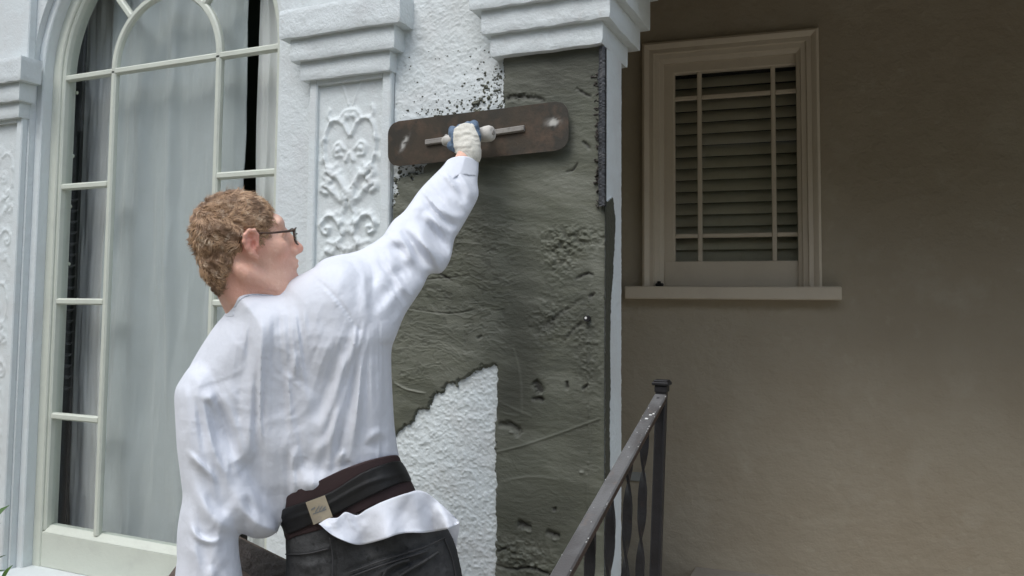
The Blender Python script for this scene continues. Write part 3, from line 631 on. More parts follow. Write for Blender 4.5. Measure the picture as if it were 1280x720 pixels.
# room behind the window, curtains, black shutter
rm = MB(); rx0, rx1, ry0, ry1 = -6.0, -1.06, 2.315, 5.2
for a, b in [((rx0, ry1, 0), (rx1, ry1 + .1, 4.2)), ((rx0 - .1, ry0, 0), (rx0, ry1, 4.2)), ((rx1, 2.44, 0), (rx1 + .035, ry1, 4.2)), ((rx0, ry0, 4.1), (rx1, ry1, 4.2)), ((rx0, ry0, -.0), (rx1, ry1, .12))]: rm.box(a, b)
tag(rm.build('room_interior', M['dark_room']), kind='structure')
def curtain(name, x0, x1, y, z0, z1, m, label, folds, amp, seed, bow=0.0):
    xs = np.linspace(0, 1, int((x1 - x0) / .004)); zs_ = np.linspace(z0, z1, 70); U, Z = np.meshgrid(xs, zs_, indexing='ij'); tt = (Z - z0) / (z1 - z0)
    X = x0 + (x1 - x0) * U + .02 * vnoise(U * 5 + seed, tt * 3) * (1 - tt * .4) + bow * np.clip(1 - tt * 3.2, 0, 1)**2 * (1 - U)
    ph = U * folds * 2 * math.pi + 2.2 * vnoise(U * 3 + seed, tt * 1.4); Yg = y + amp * (np.sin(ph) + .4 * np.sin(ph * 2.3 + seed)) * (.75 + .35 * vnoise(U * 9, tt * 2 + seed)) + .012 * fbm(U * 14 + seed, tt * 9, o=3)
    V = np.stack([X.ravel(), Yg.ravel(), Z.ravel()], 1); I = np.arange(X.size).reshape(X.shape)
    Q = np.stack([I[:-1, :-1].ravel(), I[1:, :-1].ravel(), I[1:, 1:].ravel(), I[:-1, 1:].ravel()], 1); n = len(V)
    V2 = V.copy(); V2[:, 1] += .003; Q = np.concatenate([Q, Q[:, ::-1] + n]); me = fast_mesh(name, np.concatenate([V, V2]), Q)
    return tag(link(name, me, None, m, True), label, 'curtain')
curtain('curtain', -3.165, -2.82, 2.405, .50, 3.05, M['curtain_dim'], 'dim taupe curtain behind the left column of panes, its lower edge bowed', 2.5, .012, 1.3, .03)
curtain('curtain', -2.905, -2.165, 2.37, .53, 3.0, M['curtain'], 'wide light grey curtain hanging behind the large centre pane', 3.2, .016, 4.1)
curtain('curtain', -2.112, -1.80, 2.37, .50, 3.0, M['curtain_dim'], 'narrow warm grey curtain with deep folds beside the right muntin', 4, .020, 7.7)
sh = empty('shutter', (-3.02, 2.31, .5), 'black louvred shutter edge with pale studs behind the leftmost panes', 'shutter')
MB().box((-3.14, 2.318, .5), (-3.005, 2.334, 2.9), bev=.002).build('shutter_frame', M['black'], sh)
slm = None
for i in range(18):
    z = 1.10 + i * .05
    if i < 3 or True:
        zz = 1.13 + i * .046
        o = MB().box((-.034, -.010, -.0025), (.034, .010, .0025), Matrix.Rotation(math.radians(35), 4, 'X'), bev=.001).build('slat', M['black'], None) if slm is None else bpy.data.objects.new('slat', slm)
        if slm is None: slm = o.data; slm.materials.clear(); slm.materials.append(mat('shutter_slat_paint', (.045, .045, .047), .4))
        else: col.objects.link(o)
        o.location = (-3.038, 2.314, zz); o.parent = sh; o.matrix_parent_inverse = sh.matrix_basis.inverted()
for (px, py) in [(96, 72), (96, 116), (91, 195), (86, 330), (78, 405), (76, 468), (76, 486), (71, 573), (69, 630), (83, 345), (88, 258)]:
    p = W(px, py, 2.302); MB().tube([(p[0], 2.304, p[2]), (p[0], 2.298, p[2])], [.0085, .006], 8).build('stud', M['stud'], sh)

# ------------------------------------------------------------------ porch back wall and its window
B5 = math.radians(5.5); BA = Vector((math.cos(B5), math.sin(B5), 0)); BN = Vector((-math.sin(B5), math.cos(B5), 0)); BM = Matrix(((BA.x, BN.x, 0, 0), (BA.y, BN.y, 0, 0), (0, 0, 1, 0), (0, 0, 0, 1)))
def bm_tf(mb): mb.v = [tuple(BM @ Vector(p)) for p in mb.v]; return mb
BD = 3.5
pw = empty('porch_wall', BM @ Vector((.5, BD, 0)), 'tan plaster wall at the back of the shaded porch', 'wall')
m_ = MB()
for a, b in [((-1.4, BD, 0), (-.50, BD + .2, 3.3)), ((.14, BD, 0), (7, BD + .2, 3.3)), ((-.50, BD, 0), (.14, BD + .2, 1.56)), ((-.50, BD, 2.60), (.14, BD + .2, 3.3))]: m_.box(a, b)
bm_tf(m_).build('plaster_face', M['porch'], pw)
m_ = MB().box((-1.06, 2.44, .40), (-.99, 3.6, 3.3)); m_.build('return_wall', M['porch'], pw)
vp = MB().box((-.622, BD - .012, .736), (-.535, BD, .774), bev=.003); bm_tf(vp).build('cover_plate', M['plate'], pw)
w2 = empty('porch_window', BM @ Vector((-.18, BD, 1.52)), 'small shaded window with moulded surround and blind on the porch wall', 'window')
def frame_prof(name, x0, x1, z0, z1, prof, mt, par, bottom=True):
    """mitred moulding: prof = list of (inset from outer edge, y)"""
    vs = []; n = len(prof)
    cs = [(x0, z0, 1, 1), (x0, z1, 1, -1), (x1, z1, -1, -1), (x1, z0, -1, 1)]
    for (x, z, sx, sz) in cs:
        for (i, y) in prof: vs.append(tuple(BM @ Vector((x + sx * i, y, z + sz * i * (1 if bottom or sz < 0 else 0)))))
    fs = []
    for c in range(4 if bottom else 3):
        d = (c + 1) % 4
        for k in range(n): fs.append((c*n+k, c*n+(k+1) % n, d*n+(k+1) % n, d*n+k))
    if not bottom: fs += [tuple(range(n)), tuple(3*n+k for k in range(n))]
    return MB().add(vs, fs).build(name, mt, par, auto=30)
Y0 = BD
frame_prof('casing', -.545, .182, 1.572, 2.643, [(0, Y0 - .001), (0, Y0 - .034), (.010, Y0 - .040), (.022, Y0 - .034), (.03, Y0 - .026), (.048, Y0 - .028), (.052, Y0 - .018), (.07, Y0 - .012), (.074, Y0 - .004), (.088, Y0 + .004), (.088, Y0 + .06), (.02, Y0 + .06), (.02, Y0 - .001)], M['porch_trim'], w2, False)
frame_prof('sash', -.457, .145, 1.600, 2.558, [(0, Y0 + .055), (0, Y0 + .022), (.040, Y0 + .022), (.046, Y0 + .030), (.046, Y0 + .055)], M['porch_trim'], w2)
bm_tf(MB().box((-.457, Y0 + .020, 1.575), (.145, Y0 + .056, 1.684), bev=.003)).build('sash_rail', M['porch_trim'], w2)
bm_tf(MB().box((-.615, Y0 - .075, 1.520), (.252, Y0 + .02, 1.574), bev=.004)).build('sill', M['porch_trim'], w2)
bm_tf(MB().box((-.49, Y0 - .03, 1.575), (-.455, Y0 - .012, 1.589), bev=.004).box((-.483, Y0 - .028, 1.588), (-.466, Y0 - .016, 1.597), bev=.003)).build('latch', M['black'], w2)
def mun2(x0, x1, z0, z1): bm_tf(MB().box((x0, Y0 + .027, z0), (x1, Y0 + .047, z1), bev=.003)).build('muntin', M['porch_trim'], w2)
SX = (-.411, .100); VX = (-.305, .001); HZ = (2.402, 1.795); ZZ = (1.685, 2.512)
for x in VX: mun2(x - .0095, x + .0095, ZZ[0] - .004, ZZ[1] + .004)
for z in HZ:
    for a, b in ((SX[0] - .003, VX[0] - .0096), (VX[0] + .0096, VX[1] - .0096), (VX[1] + .0096, SX[1] + .003)): mun2(a, b, z - .009, z + .009)
for a, b in ((SX[0], VX[0]), (VX[0], VX[1]), (VX[1], SX[1])):
    for c, d in ((ZZ[0], HZ[1]), (HZ[1], HZ[0]), (HZ[0], ZZ[1])):
        p_ = MB().prism([(a, c), (b, c), (b, d), (a, d)], Y0 + .050, Y0 + .052); bm_tf(p_).build('pane', M['glass'], w2)
bl = empty('venetian_blind', BM @ Vector((-.15, BD + .09, 1.6)), 'closed beige slatted blind behind the small porch window', 'blind')
sm = None; k = 0
for i in range(17):
    z = 1.66 + i * .0515
    if sm is None:
        b_ = MB(); rot = Matrix.Rotation(math.radians(62), 4, 'X')
        sec = [(-.029, 0), (-.015, .004), (0, .0055), (.015, .004), (.029, 0), (.029, -.002), (.015, .002), (0, .0035), (-.015, .002), (-.029, -.002)]
        vs = [tuple(rot @ Vector((x, y, zz))) for x in (-.30, .30) for (y, zz) in sec]; n = len(sec)
        b_.add(vs, [(q, (q+1) % n, (q+1) % n + n, q + n) for q in range(n)] + [tuple(range(n)), tuple(range(2*n-1, n-1, -1))])
        o = b_.build('slat', M['slat'], None, auto=40); sm = o.data
    else: o = bpy.data.objects.new('slat', sm); col.objects.link(o)
    o.location = BM @ Vector((-.155, BD + .092, z)); o.rotation_euler = (rnd.uniform(-.03, .03), rnd.uniform(-.002, .002), B5); o.parent = bl; o.matrix_parent_inverse = bl.matrix_basis.inverted()
db = MB()
for a, b in [((-.6, BD + .201, 1.4), (.3, BD + .22, 2.8))]: db.box(a, b)
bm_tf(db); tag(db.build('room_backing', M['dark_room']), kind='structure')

# ------------------------------------------------------------------ handrail
hr = empty('handrail', (-.43, 1.83, .4), 'dark iron handrail with twisted balusters rising to a post beside the pier', 'handrail')
TX = .036
def rx(z, x=-.43): return x + TX * (z - 1.3)
pT = WX(827, 478, -.43); PYY = pT[1]; PZ = pT[2]
mb = MB(); hs_ = .0122
mb.sweep([((rx(.40), PYY, .40), (1, 0, 0), (0, 1, 0)), ((rx(PZ - .006), PYY, PZ - .006), (1, 0, 0), (0, 1, 0))], [(-hs_, -hs_ + .003), (-hs_ + .003, -hs_), (hs_ - .003, -hs_), (hs_, -hs_ + .003), (hs_, hs_ - .003), (hs_ - .003, hs_), (-hs_ + .003, hs_), (-hs_, hs_ - .003)])
mb.build('post', M['iron'], hr)
c_ = MB(); px_ = rx(PZ)
for za, zb, r in ((-.022, -.006, .0145), (-.006, .002, .0195), (.002, .006, .0170)): c_.box((px_ - r, PYY - r, PZ + za), (px_ + r, PYY + r, PZ + zb), bev=.002)
c_.build('post_cap', M['iron'], hr)
MB().box((rx(.87) - .0128, PYY - .0128, .80), (rx(.87) + .0100, PYY + .0128, .872), bev=.002).build('paint_collar', M['chip'], hr)
Ar = WX(821.5, 500, -.43); Br = WX(709, 700, -.43); dirr = Vector(Br - Ar).normalized()
Ap = Vector(Ar); railtop = lambda y: Ap.z + (y - Ap.y) * dirr.z / dirr.y
P0 = Vector((rx(Ap.z), PYY - hs_, railtop(PYY - hs_) )); L1 = 1.15
side = Vector((1, 0, 0)); nup = side.cross(-dirr).normalized(); nup = nup if nup.z > 0 else -nup
prof = [(-.011, -.020), (.011, -.020), (.011, -.010), (.0145, -.007), (.0145, -.003), (.0120, .0), (-.0120, .0), (-.0145, -.003), (-.0145, -.007), (-.011, -.010)]
pts = []
for i in range(25):
    s = i / 24 * L1; p = P0 + dirr * s; p.x = -.43 + .0; pts.append((p, side * (1 + .0 * s), nup))
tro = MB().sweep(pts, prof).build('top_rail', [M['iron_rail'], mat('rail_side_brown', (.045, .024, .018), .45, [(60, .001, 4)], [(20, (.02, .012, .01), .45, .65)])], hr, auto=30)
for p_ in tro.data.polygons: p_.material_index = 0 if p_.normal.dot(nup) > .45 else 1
MB().tube([P0 + dirr * .02 + nup * .0 + Vector((0, 0, -.003)), P0 + dirr * .02 + nup * .003 + Vector((0, 0, -.003))], .0035, 10).build('rivet', M['iron'], hr)
y = 1.69; k = 0
while y > .85:
    zt = railtop(y) - .015; n = 60; zb = max(.06, zt - .80); vs = []; x0 = -.43 + TX * 0
    w_, th = .0095, .0028
    for i in range(n + 1):
        z = zt - (zt - zb) * i / n; a = max(0, (zt - z - .02)) / .145 * math.pi + k * .8 + .4; ca, sa = math.cos(a), math.sin(a)
        for (u, v_) in ((-w_, -th), (w_, -th), (w_, th), (-w_, th)): vs.append((x0 + TX * (z - zt) + u * ca - v_ * sa, y + u * sa + v_ * ca, z))
    MB().add(vs, [(i*4+q, i*4+(q+1) % 4, (i+1)*4+(q+1) % 4, (i+1)*4+q) for i in range(n) for q in range(4)] + [(0, 1, 2, 3), (n*4+3, n*4+2, n*4+1, n*4)]).build('baluster', M['iron'], hr, auto=50)
    y -= .122; k += 1
zb1 = railtop(1.8) - .83; zb2 = max(.05, railtop(.85) - .83)
MB().sweep([((-.45, 1.80, zb1), (1, 0, 0), (0, 0, 1)), ((-.45, .80, zb2), (1, 0, 0), (0, 0, 1))], [(-.012, -.008), (.012, -.008), (.012, .008), (-.012, .008)]).build('bottom_rail', M['iron'], hr)
e = P0 + dirr * (L1 - .03); MB().box((-.4475, e.y - .0175, .004), (-.4125, e.y + .0175, e.z - .03), bev=.003).build('post', M['iron'], hr)
ch = MB()
for i in range(46):
    s = rnd.random() ** 1.2 * L1; u = rnd.choice([-.0135, .0135, .0135, rnd.uniform(-.012, .012)]); p = P0 + dirr * s; p.x = -.43 + u; p += nup * (-.0012 if abs(u) > .013 else .0003); r = rnd.uniform(.0004, .0012)
    ch.box((p.x - r, p.y - r * 1.6, p.z - r * .4), (p.x + r, p.y + r * 1.6, p.z + r * .6), bev=r * .3)
for s, u, r in ((.115, .004, .0030), (.135, .000, .0036), (.108, .009, .002)):
    p = P0 + dirr * s; ch.box((p.x * 0 - .43 + u - r, p.y - r, p.z - .001), (-.43 + u + r, p.y + r, p.z + .002), bev=r * .3)
tag(ch.build('paint_flecks', M['chip'], hr), kind='stuff')

# ------------------------------------------------------------------ the plasterer
man = empty('person', P3(430, 1190, 1.85), 'plasterer in white shirt and black back belt seen from behind, reaching up with a trowel', 'person')
def to_obj(name, V, Q, par, m): return link(name, fast_mesh(name, c2w(V), Q), par, m, True)
class Px:
    """implicit cloth shapes on a (photo x, photo y, depth) lattice; real thickness comes from the depth axis"""
    def __init__(s, x0, x1, y0, y1, t0, t1, sp=1.5, st=.005):
        s.g = Grid(np.arange(x0, x1, sp), np.arange(y0, y1, sp), np.arange(t0, t1, st)); s.X, s.Y = np.meshgrid(s.g.ax[0], s.g.ax[1], indexing='ij'); s.H = np.zeros_like(s.X)
    def layer(s, poly, R, H, t0, k=.012, smooth=6, fold=True, front=1.0, mask=None):
        P = smooth_poly(poly, smooth) if smooth > 1 else np.array(poly, float); lo, hi = P.min(0) - 10, P.max(0) + 10; g = s.g
        a, b = np.searchsorted(g.ax[0], lo[0]), np.searchsorted(g.ax[0], hi[0]); c, d = np.searchsorted(g.ax[1], lo[1]), np.searchsorted(g.ax[1], hi[1])
        X, Y = s.X[a:b, c:d], s.Y[a:b, c:d]; D = polydist(P, X, Y); e = np.clip(1 - D / R, 0, 3)
        T0 = (t0(X, Y) if callable(t0) else np.full_like(X, t0))[..., None]; Hh = (H(X, Y) if callable(H) else np.full_like(X, H))[..., None]
        dt = g.ax[2][None, None, :] - T0; fo = (s.H[a:b, c:d] if fold else np.zeros_like(X)) * np.clip(D / 5, .25, 1); Hf = np.maximum(Hh * front + fo[..., None], .004)
        HH = np.where(dt < 0, Hf, Hh); F = (np.sqrt(e[..., None]**2 + (dt / HH)**2) - 1) * np.minimum(HH, .05)
        if mask is not None: F = np.maximum(F, (-polydist(smooth_poly(mask, smooth), X, Y) * .0018)[..., None])
        g.F[a:b, c:d] = smin(g.F[a:b, c:d], F.astype(np.float32), k)
    def fold(s, pts, w, a, w1=None, skew=0.0, ends=True, g=1.0): stroke(s.H, s.X, s.Y, pts, w * g, a, None if w1 is None else w1 * g, skew, ends)
    def mesh(s, it=1):
        V, Q = s.g.mesh(it); t = V[:, 2:3]; return np.concatenate([(V[:, 0:1] - PPX) / FL * t, (V[:, 1:2] - PPY) / FL * t, t], 1), Q

TORSO_T = lambda X, Y: 1.855 + .02 * np.clip((Y - 420) / 200, -1, 1) + .00012 * (X - 360)
# arm axis: depth grows from the shoulder to the wrist
def arm_t(X, Y):
    s = np.clip(((X - 440) * 140 + (Y - 375) * -180) / (140**2 + 180**2), -.3, 1.1); return 1.865 + .37 * s
shirt = Px(205, 608, 186, 745, 1.60, 2.34)
def f(pts, w, a, w1=None, skew=0.0, ends=True):
    big = w > 2.9; shirt.fold(pts, w, a * (1.2 if len(pts) > 3 and big else .9 if big else .6) * (1.6 if pts[0][0] > 460 and pts[0][1] < 352 else 1), w1, skew * .6, (1.5 if len(pts) > 3 else 2.0) if ends else False, 1.45 if big else 1.2)
# back of the shirt
f([(350, 366), (336, 400), (327, 440), (322, 500), (318, 590)], 9, .015, 12, .35); f([(313, 405), (309, 450), (302, 500)], 6, -.012, 9)
f([(300, 400), (288, 430), (262, 470), (250, 500)], 10, .008, 12)
f([(268, 503), (273, 530), (283, 556), (294, 576)], 7, -.016, 9, -.3); f([(284, 490), (293, 530), (303, 572), (309, 582)], 6, .014, 7, .3)
f([(256, 506), (262, 498), (270, 500)], 5, .012); f([(311, 500), (312, 545), (309, 580)], 7, .012, 6)
f([(371, 436), (369, 456), (366, 480)], 3.2, .008, 2.5, .4); f([(362, 440), (358, 475)], 4, -.005)
f([(442, 410), (436, 440), (426, 468), (412, 512), (396, 556)], 6, .020, 6, .4); f([(428, 420), (418, 460), (404, 505), (392, 530)], 8, -.014, 7)
f([(432, 472), (424, 510), (411, 548), (388, 580)], 5, .013, 6, .3); f([(421, 498), (408, 535), (396, 560)], 4, -.008)
f([(455, 444), (451, 490), (444, 530), (436, 560)], 6, .011, 8); f([(468, 440), (472, 490), (466, 540)], 7, .006, 9)
f([(458, 558), (463, 548), (474, 541), (490, 545)], 4, .009, 4); f([(462, 565), (470, 556), (486, 556)], 6, -.007)
f([(420, 584), (425, 570), (432, 562)], 3, .010, 2.5); f([(430, 588), (436, 574)], 3, -.006)
f([(366, 588), (368, 572), (371, 556)], 3, .009, 3, .3); f([(376, 590), (382, 570)], 3.5, -.006)
f([(352, 392), (346, 420)], 5, -.005); f([(385, 430), (388, 470), (394, 500)], 7, -.008, 9); f([(400, 400), (403, 440), (398, 480)], 8, .007, 10)
f([(288, 372), (300, 371), (316, 368)], 1.6, -.0035); f([(286, 376), (278, 395), (262, 424)], 2, -.004, 2); f([(296, 398), (312, 380), (330, 374)], 4, .005)
f([(281, 388), (290, 377), (304, 371), (330, 369), (356, 371)], 1.5, -.012, ends=False); f([(284, 380), (296, 367), (316, 363), (345, 365)], 3.0, .005, ends=False)
# armhole seam with its puckers
f([(398, 352), (412, 364), (426, 380), (438, 398), (449, 413)], 2.2, -.006, 2.2, ends=False)
for i in range(12):
    q = i / 11; x = 402 + 38 * q; y = 352 + 46 * q; f([(x - 3, y + 6), (x + 3, y + 1)], 1.4, .0035, 1.2)
f([(417, 328), (419, 345), (421, 362)], 2, -.0045, 2); f([(449, 325), (455, 345), (457, 380), (461, 408)], 4, .010, 5, .3); f([(443, 330), (447, 360), (448, 390)], 4, -.006)
f([(436, 320), (446, 326), (453, 340)], 3, .006)
# right sleeve, raised
f([(470, 300), (488, 297), (503, 300), (514, 316), (520, 330)], 5, .011, 4, .3); f([(480, 306), (500, 312), (508, 326)], 4.5, -.012, 4)
f([(500, 288), (512, 300), (526, 322), (540, 340)], 5, -.017, 5, -.2); f([(508, 280), (522, 292), (538, 314), (556, 335)], 6, .017, 6, .3)
f([(520, 268), (536, 282), (550, 302), (563, 318)], 4.5, -.014, 4); f([(530, 262), (546, 276), (560, 296)], 5, .013, 5, .3)
f([(536, 246), (550, 258), (566, 270), (584, 272)], 4.5, .012, 4, .3); f([(528, 252), (542, 264), (560, 280), (576, 286)], 3.6, -.012, 3.6)
f([(508, 262), (522, 258), (538, 262)], 3.5, .008, 3); f([(570, 220), (580, 228), (590, 244), (592, 256)], 4, .011, 4, .3); f([(566, 230), (576, 244), (580, 256)], 3.5, -.010)
f([(552, 214), (560, 222), (572, 226)], 3, .006); f([(546, 226), (560, 240), (572, 250)], 3.5, -.006, 3)
f([(490, 350), (500, 340), (516, 344)], 5, -.007); f([(466, 400), (482, 384), (500, 362), (512, 350)], 6, .009, 5, .3); f([(462, 384), (476, 372), (490, 352)], 6, -.006)
f([(482, 330), (478, 350), (470, 380)], 6, .006, 6); f([(470, 340), (466, 352), (472, 356)], 4, -.005)
f([(508, 385), (500, 398), (490, 408)], 4, .006); f([(556, 214), (570, 207), (592, 214)], 1.3, -.003, ends=False)
# left sleeve, hanging
f([(232, 486), (230, 520), (236, 560), (246, 590)], 6, .006, 8); f([(232, 560), (238, 568), (246, 576), (262, 592), (272, 606)], 3.4, .010, 3, .4)
f([(233, 580), (244, 612), (262, 640), (284, 660), (306, 672)], 6, .013, 7, .35); f([(258, 612), (276, 636), (300, 652)], 7, -.009, 9)
f([(236, 650), (242, 664), (252, 674), (266, 677), (282, 670)], 3.0, .010, 2.6, .4)
f([(234, 668), (238, 690), (246, 715)], 5, .008, 6); f([(262, 706), (266, 720), (266, 740)], 4, .009, 5); f([(274, 702), (284, 712), (288, 735)], 7, -.008)
f([(312, 606), (318, 622), (330, 642)], 4, .012, 4, .3); f([(306, 616), (312, 632), (322, 650)], 4, -.010); f([(322, 600), (334, 622), (342, 640)], 5, -.006)
f([(296, 604), (302, 630), (312, 652)], 5, .006); f([(224, 600), (228, 640)], 5, .005)
shirt.H += .0016 * fbm(shirt.X * .032, shirt.Y * .016, o=2)
_r1 = vnoise(shirt.X * .046 + 2.5 * vnoise(shirt.X * .02, shirt.Y * .02), shirt.Y * .014 + 1.2 * vnoise(shirt.X * .02 + 9, shirt.Y * .02)); _r2 = vnoise(shirt.X * .11 + 1.5 * _r1, shirt.Y * .075 + 40)
shirt.H += (.0028 * (.4 - np.sqrt(_r1 * _r1 + .002)) + .0009 * (.4 - np.sqrt(_r2 * _r2 + .003))).astype(np.float32)
def fan(cx, cy, fr, rf, amp, x0, x1, y0, y1, soft=22, sh=0.0, seed=0.0):
    X, Y = shirt.X, shirt.Y; an = np.arctan2(X - cx, Y - cy); r_ = np.hypot(X - cx, Y - cy)
    n = vnoise(an * fr + seed, r_ * rf + sh * an) + .45 * vnoise(an * fr * 2.3 + 9 + seed, r_ * rf * 1.6)
    w = np.clip((X - x0) / soft, 0, 1) * np.clip((x1 - X) / soft, 0, 1) * np.clip((Y - y0) / soft, 0, 1) * np.clip((y1 - Y) / soft, 0, 1)
    shirt.H += amp * w * (.60 - np.sqrt(n * n + .005)).astype(np.float32)
fan(470, 250, 17, .008, .016, 385, 520, 400, 640, 30, seed=3)
fan(335, 60, 26, .007, .014, 285, 400, 380, 700, 30, seed=11)
fan(215, 330, 12, .009, .014, 205, 310, 470, 760, 26, seed=21)
fan(300, 300, 9, .010, .012, 240, 350, 540, 700, 24, seed=5)
_q = (shirt.X * 1.25 - shirt.Y) / 1.6; _l = (shirt.X + 1.25 * shirt.Y) / 1.6; _n = vnoise(_q * .062 + 3, _l * .017) + .4 * vnoise(_q * .15, _l * .03)
_w = np.clip((shirt.X - 450) / 40, 0, 1) * np.clip((400 - shirt.Y) / 40, 0, 1) * np.clip((shirt.Y - 196) / 20, 0, 1)
shirt.H += (.019 * _w * (.53 - np.sqrt(_n * _n + .005))).astype(np.float32)
shirt.H += (.026 * np.exp(-((shirt.X - 392) / 24)**2 - ((shirt.Y - 606) / 16)**2)).astype(np.float32)
torso_mask = [(281, 392), (284, 376), (288, 366), (298, 359), (316, 358), (338, 362), (350, 362), (360, 352), (380, 341), (405, 330), (436, 330), (462, 352), (484, 392), (492, 420), (489, 445), (491, 500), (494, 540), (497, 570),
              (486, 571), (462, 577), (440, 585), (425, 597), (413, 612), (398, 621), (380, 621), (369, 616), (362, 624), (356, 645), (347, 660), (336, 671), (318, 671), (290, 640), (262, 600), (236, 560), (224, 520), (224, 488), (236, 460), (252, 432), (268, 408)]
torso_poly = torso_mask[:17] + [(499, 570), (507, 586), (517, 606), (530, 640), (560, 720), (340, 720), (346, 668), (336, 671), (318, 671)] + torso_mask[-10:]
torso_mask = [(270, 392), (279, 374), (286, 364), (297, 358), (316, 357), (338, 361), (350, 361), (362, 340), (400, 300), (500, 300), (520, 400), (502, 500), (499, 570)] + torso_mask[17:-9] + [(250, 640), (200, 560), (200, 480)]
shirt.layer(torso_poly, 70, lambda X, Y: .112 + .010 * np.clip((470 - Y) / 120, -1, .6) - .012 * np.clip((Y - 560) / 60, 0, 1), TORSO_T, smooth=4, mask=torso_mask)
sleeveR = [(404, 338), (416, 322), (449, 313), (476, 297), (483, 288), (492, 275), (506, 263), (524, 238), (540, 221), (553, 208), (562, 195), (572, 172), (578, 140), (612, 140), (604, 180), (599, 200), (598, 214), (597, 228), (598, 245), (589, 264), (575, 288), (568, 300), (563, 324), (552, 341), (537, 343), (528, 360), (510, 387), (494, 410), (478, 420), (452, 410), (430, 392)]
shirt.layer(sleeveR, 40, lambda X, Y: .072 - .028 * np.clip(((X - 440) * 140 - (Y - 375) * 180) / 52000, 0, 1), arm_t, k=.022, smooth=4, mask=[(380, 260), (480, 240), (552, 207), (564, 199), (577, 196), (590, 199), (602, 207), (660, 330), (560, 460), (380, 460)])
sleeveL = [(240, 462), (228, 474), (219, 490), (219, 520), (221, 560), (226, 600), (228, 622), (224, 645), (221, 670), (221, 700), (223, 760), (306, 760), (303, 720), (299, 690), (300, 668), (318, 673), (336, 671), (346, 660), (330, 630), (312, 590), (296, 540), (276, 490), (262, 462)]
shirt.layer(sleeveL, 36, .068, lambda X, Y: 1.80 - .03 * np.clip((Y - 480) / 200, 0, 1.3) + .0004 * (X - 250), k=.016, smooth=4)
V, Q = shirt.mesh(1); shH = shirt.H
# open the cuffs and the neck: drop the part of the surface beyond them
to_obj('shirt', V, Q, man, M['shirt']); del shirt
HT = lambda X, Y: .112 + .010 * np.clip((470 - Y) / 120, -1, .6) - .012 * np.clip((Y - 560) / 60, 0, 1)
cp = Px(268, 376, 340, 412, 1.66, 2.05, 1.0, .004)
cp.layer(torso_poly, 70, lambda X, Y: HT(X, Y) + .0045, TORSO_T, smooth=4, fold=False, mask=[(272, 390), (281, 374), (288, 362.5), (298, 355.5), (316, 354.5), (338, 358), (352, 359), (356, 366), (340, 370), (318, 368.5), (303, 373), (294, 385), (290, 397)])
V, Q = cp.mesh(1); to_obj('collar', V, Q, man, M['shirt'])
cf = Px(540, 612, 180, 250, 2.05, 2.34, 1.0, .004)
cf.layer(sleeveR, 40, lambda X, Y: .0755 - .028 * np.clip(((X - 440) * 140 - (Y - 375) * 180) / 52000, 0, 1), arm_t, smooth=4, fold=False, mask=[(545, 214), (552, 206), (563, 198), (577, 195), (590, 197.5), (604, 205), (606, 224), (592, 220), (574, 219), (560, 226)])
V, Q = cf.mesh(1); to_obj('cuff', V, Q, man, M['shirt'])

# belt, label, shirt tail, jeans
bx = Px(335, 535, 556, 690, 1.60, 2.08, 1.25, .004)
BT = lambda X, Y: 1.872 + 0 * X
belt_poly = [(343, 640), (352, 626), (372, 612), (400, 600), (430, 586), (462, 575), (490, 569), (499, 571), (507, 586), (515, 602), (522, 616), (505, 622), (480, 628), (450, 640), (420, 654), (395, 664), (372, 670), (358, 675), (352, 660)]
belt_in = [(330, 500), (343, 640), (350, 655), (356, 673), (362, 740), (570, 740), (530, 640), (520, 614), (507, 586), (499, 570), (492, 520), (490, 480)]
bx.layer(belt_in, 62, .112, BT, smooth=3, mask=belt_poly)
V, Q = bx.mesh(1); to_obj('back_support_belt', V, Q, man, M['belt_b']); belt_o = col.objects[-1]
sx_ = Px(335, 535, 556, 690, 1.60, 2.08, 1.25, .004)
sx_.fold([(350, 652), (400, 636), (460, 604), (512, 590)], 3, .0035, 3, ends=False); sx_.H += .001 * fbm(sx_.X * .12, sx_.Y * .05, o=2)
strap_m = [(346, 640), (354, 636), (384, 626), (415, 614), (450, 592), (480, 580), (498, 576), (506, 582), (515, 600), (500, 604), (470, 617), (440, 632), (416, 645), (390, 655), (360, 668), (352, 658)]
sx_.layer([(p[0] + (-1 if p[0] < 400 else 1), p[1]) for p in belt_in], 60, .119, BT, smooth=3, mask=strap_m)
V, Q = sx_.mesh(1); to_obj('elastic_strap', V, Q, belt_o, M['belt'])
def surf_t(px, py, t0, H, D, R): e = np.clip(1 - D / R, 0, 1); return t0 - H * np.sqrt(1 - e**2)
def patch_sheet(name, quad, tfn, m, par, th=.002, nx=14, ny=14, jag=0):
    q = np.array(quad, float); vs = []
    for b in range(2):
        for i in range(nx + 1):
            for j in range(ny + 1):
                u, v = i / nx, j / ny; p = q[0]*(1-u)*(1-v) + q[1]*u*(1-v) + q[2]*u*v + q[3]*(1-u)*v; t = tfn(p[0], p[1]); vs.append(P3(p[0], p[1], t + (th if b else 0)))
    n = (nx+1)*(ny+1); fs = []
    for i in range(nx):
        for j in range(ny):
            a = i*(ny+1)+j; f4 = (a, a+ny+1, a+ny+2, a+1); fs.append(f4); fs.append(tuple(x + n for x in f4[::-1]))
    bd = [i*(ny+1) for i in range(nx)] + [nx*(ny+1)+j for j in range(ny)] + [i*(ny+1)+ny for i in range(nx, 0, -1)] + [j for j in range(ny, 0, -1)]
    for a, b in zip(bd, bd[1:] + bd[:1]): fs.append((a, b, b + n, a + n))
    return MB().add(vs, fs).build(name, m, par, auto=40)
beltP = smooth_poly(belt_in, 3)
def belt_front(x, y, out=.0): return float(1.872 - (.112 + out) * np.sqrt(max(0.02, 1 - np.clip(1 - polydist(beltP, np.array([x]), np.array([y]))[0] / 62, 0, 1)**2)))
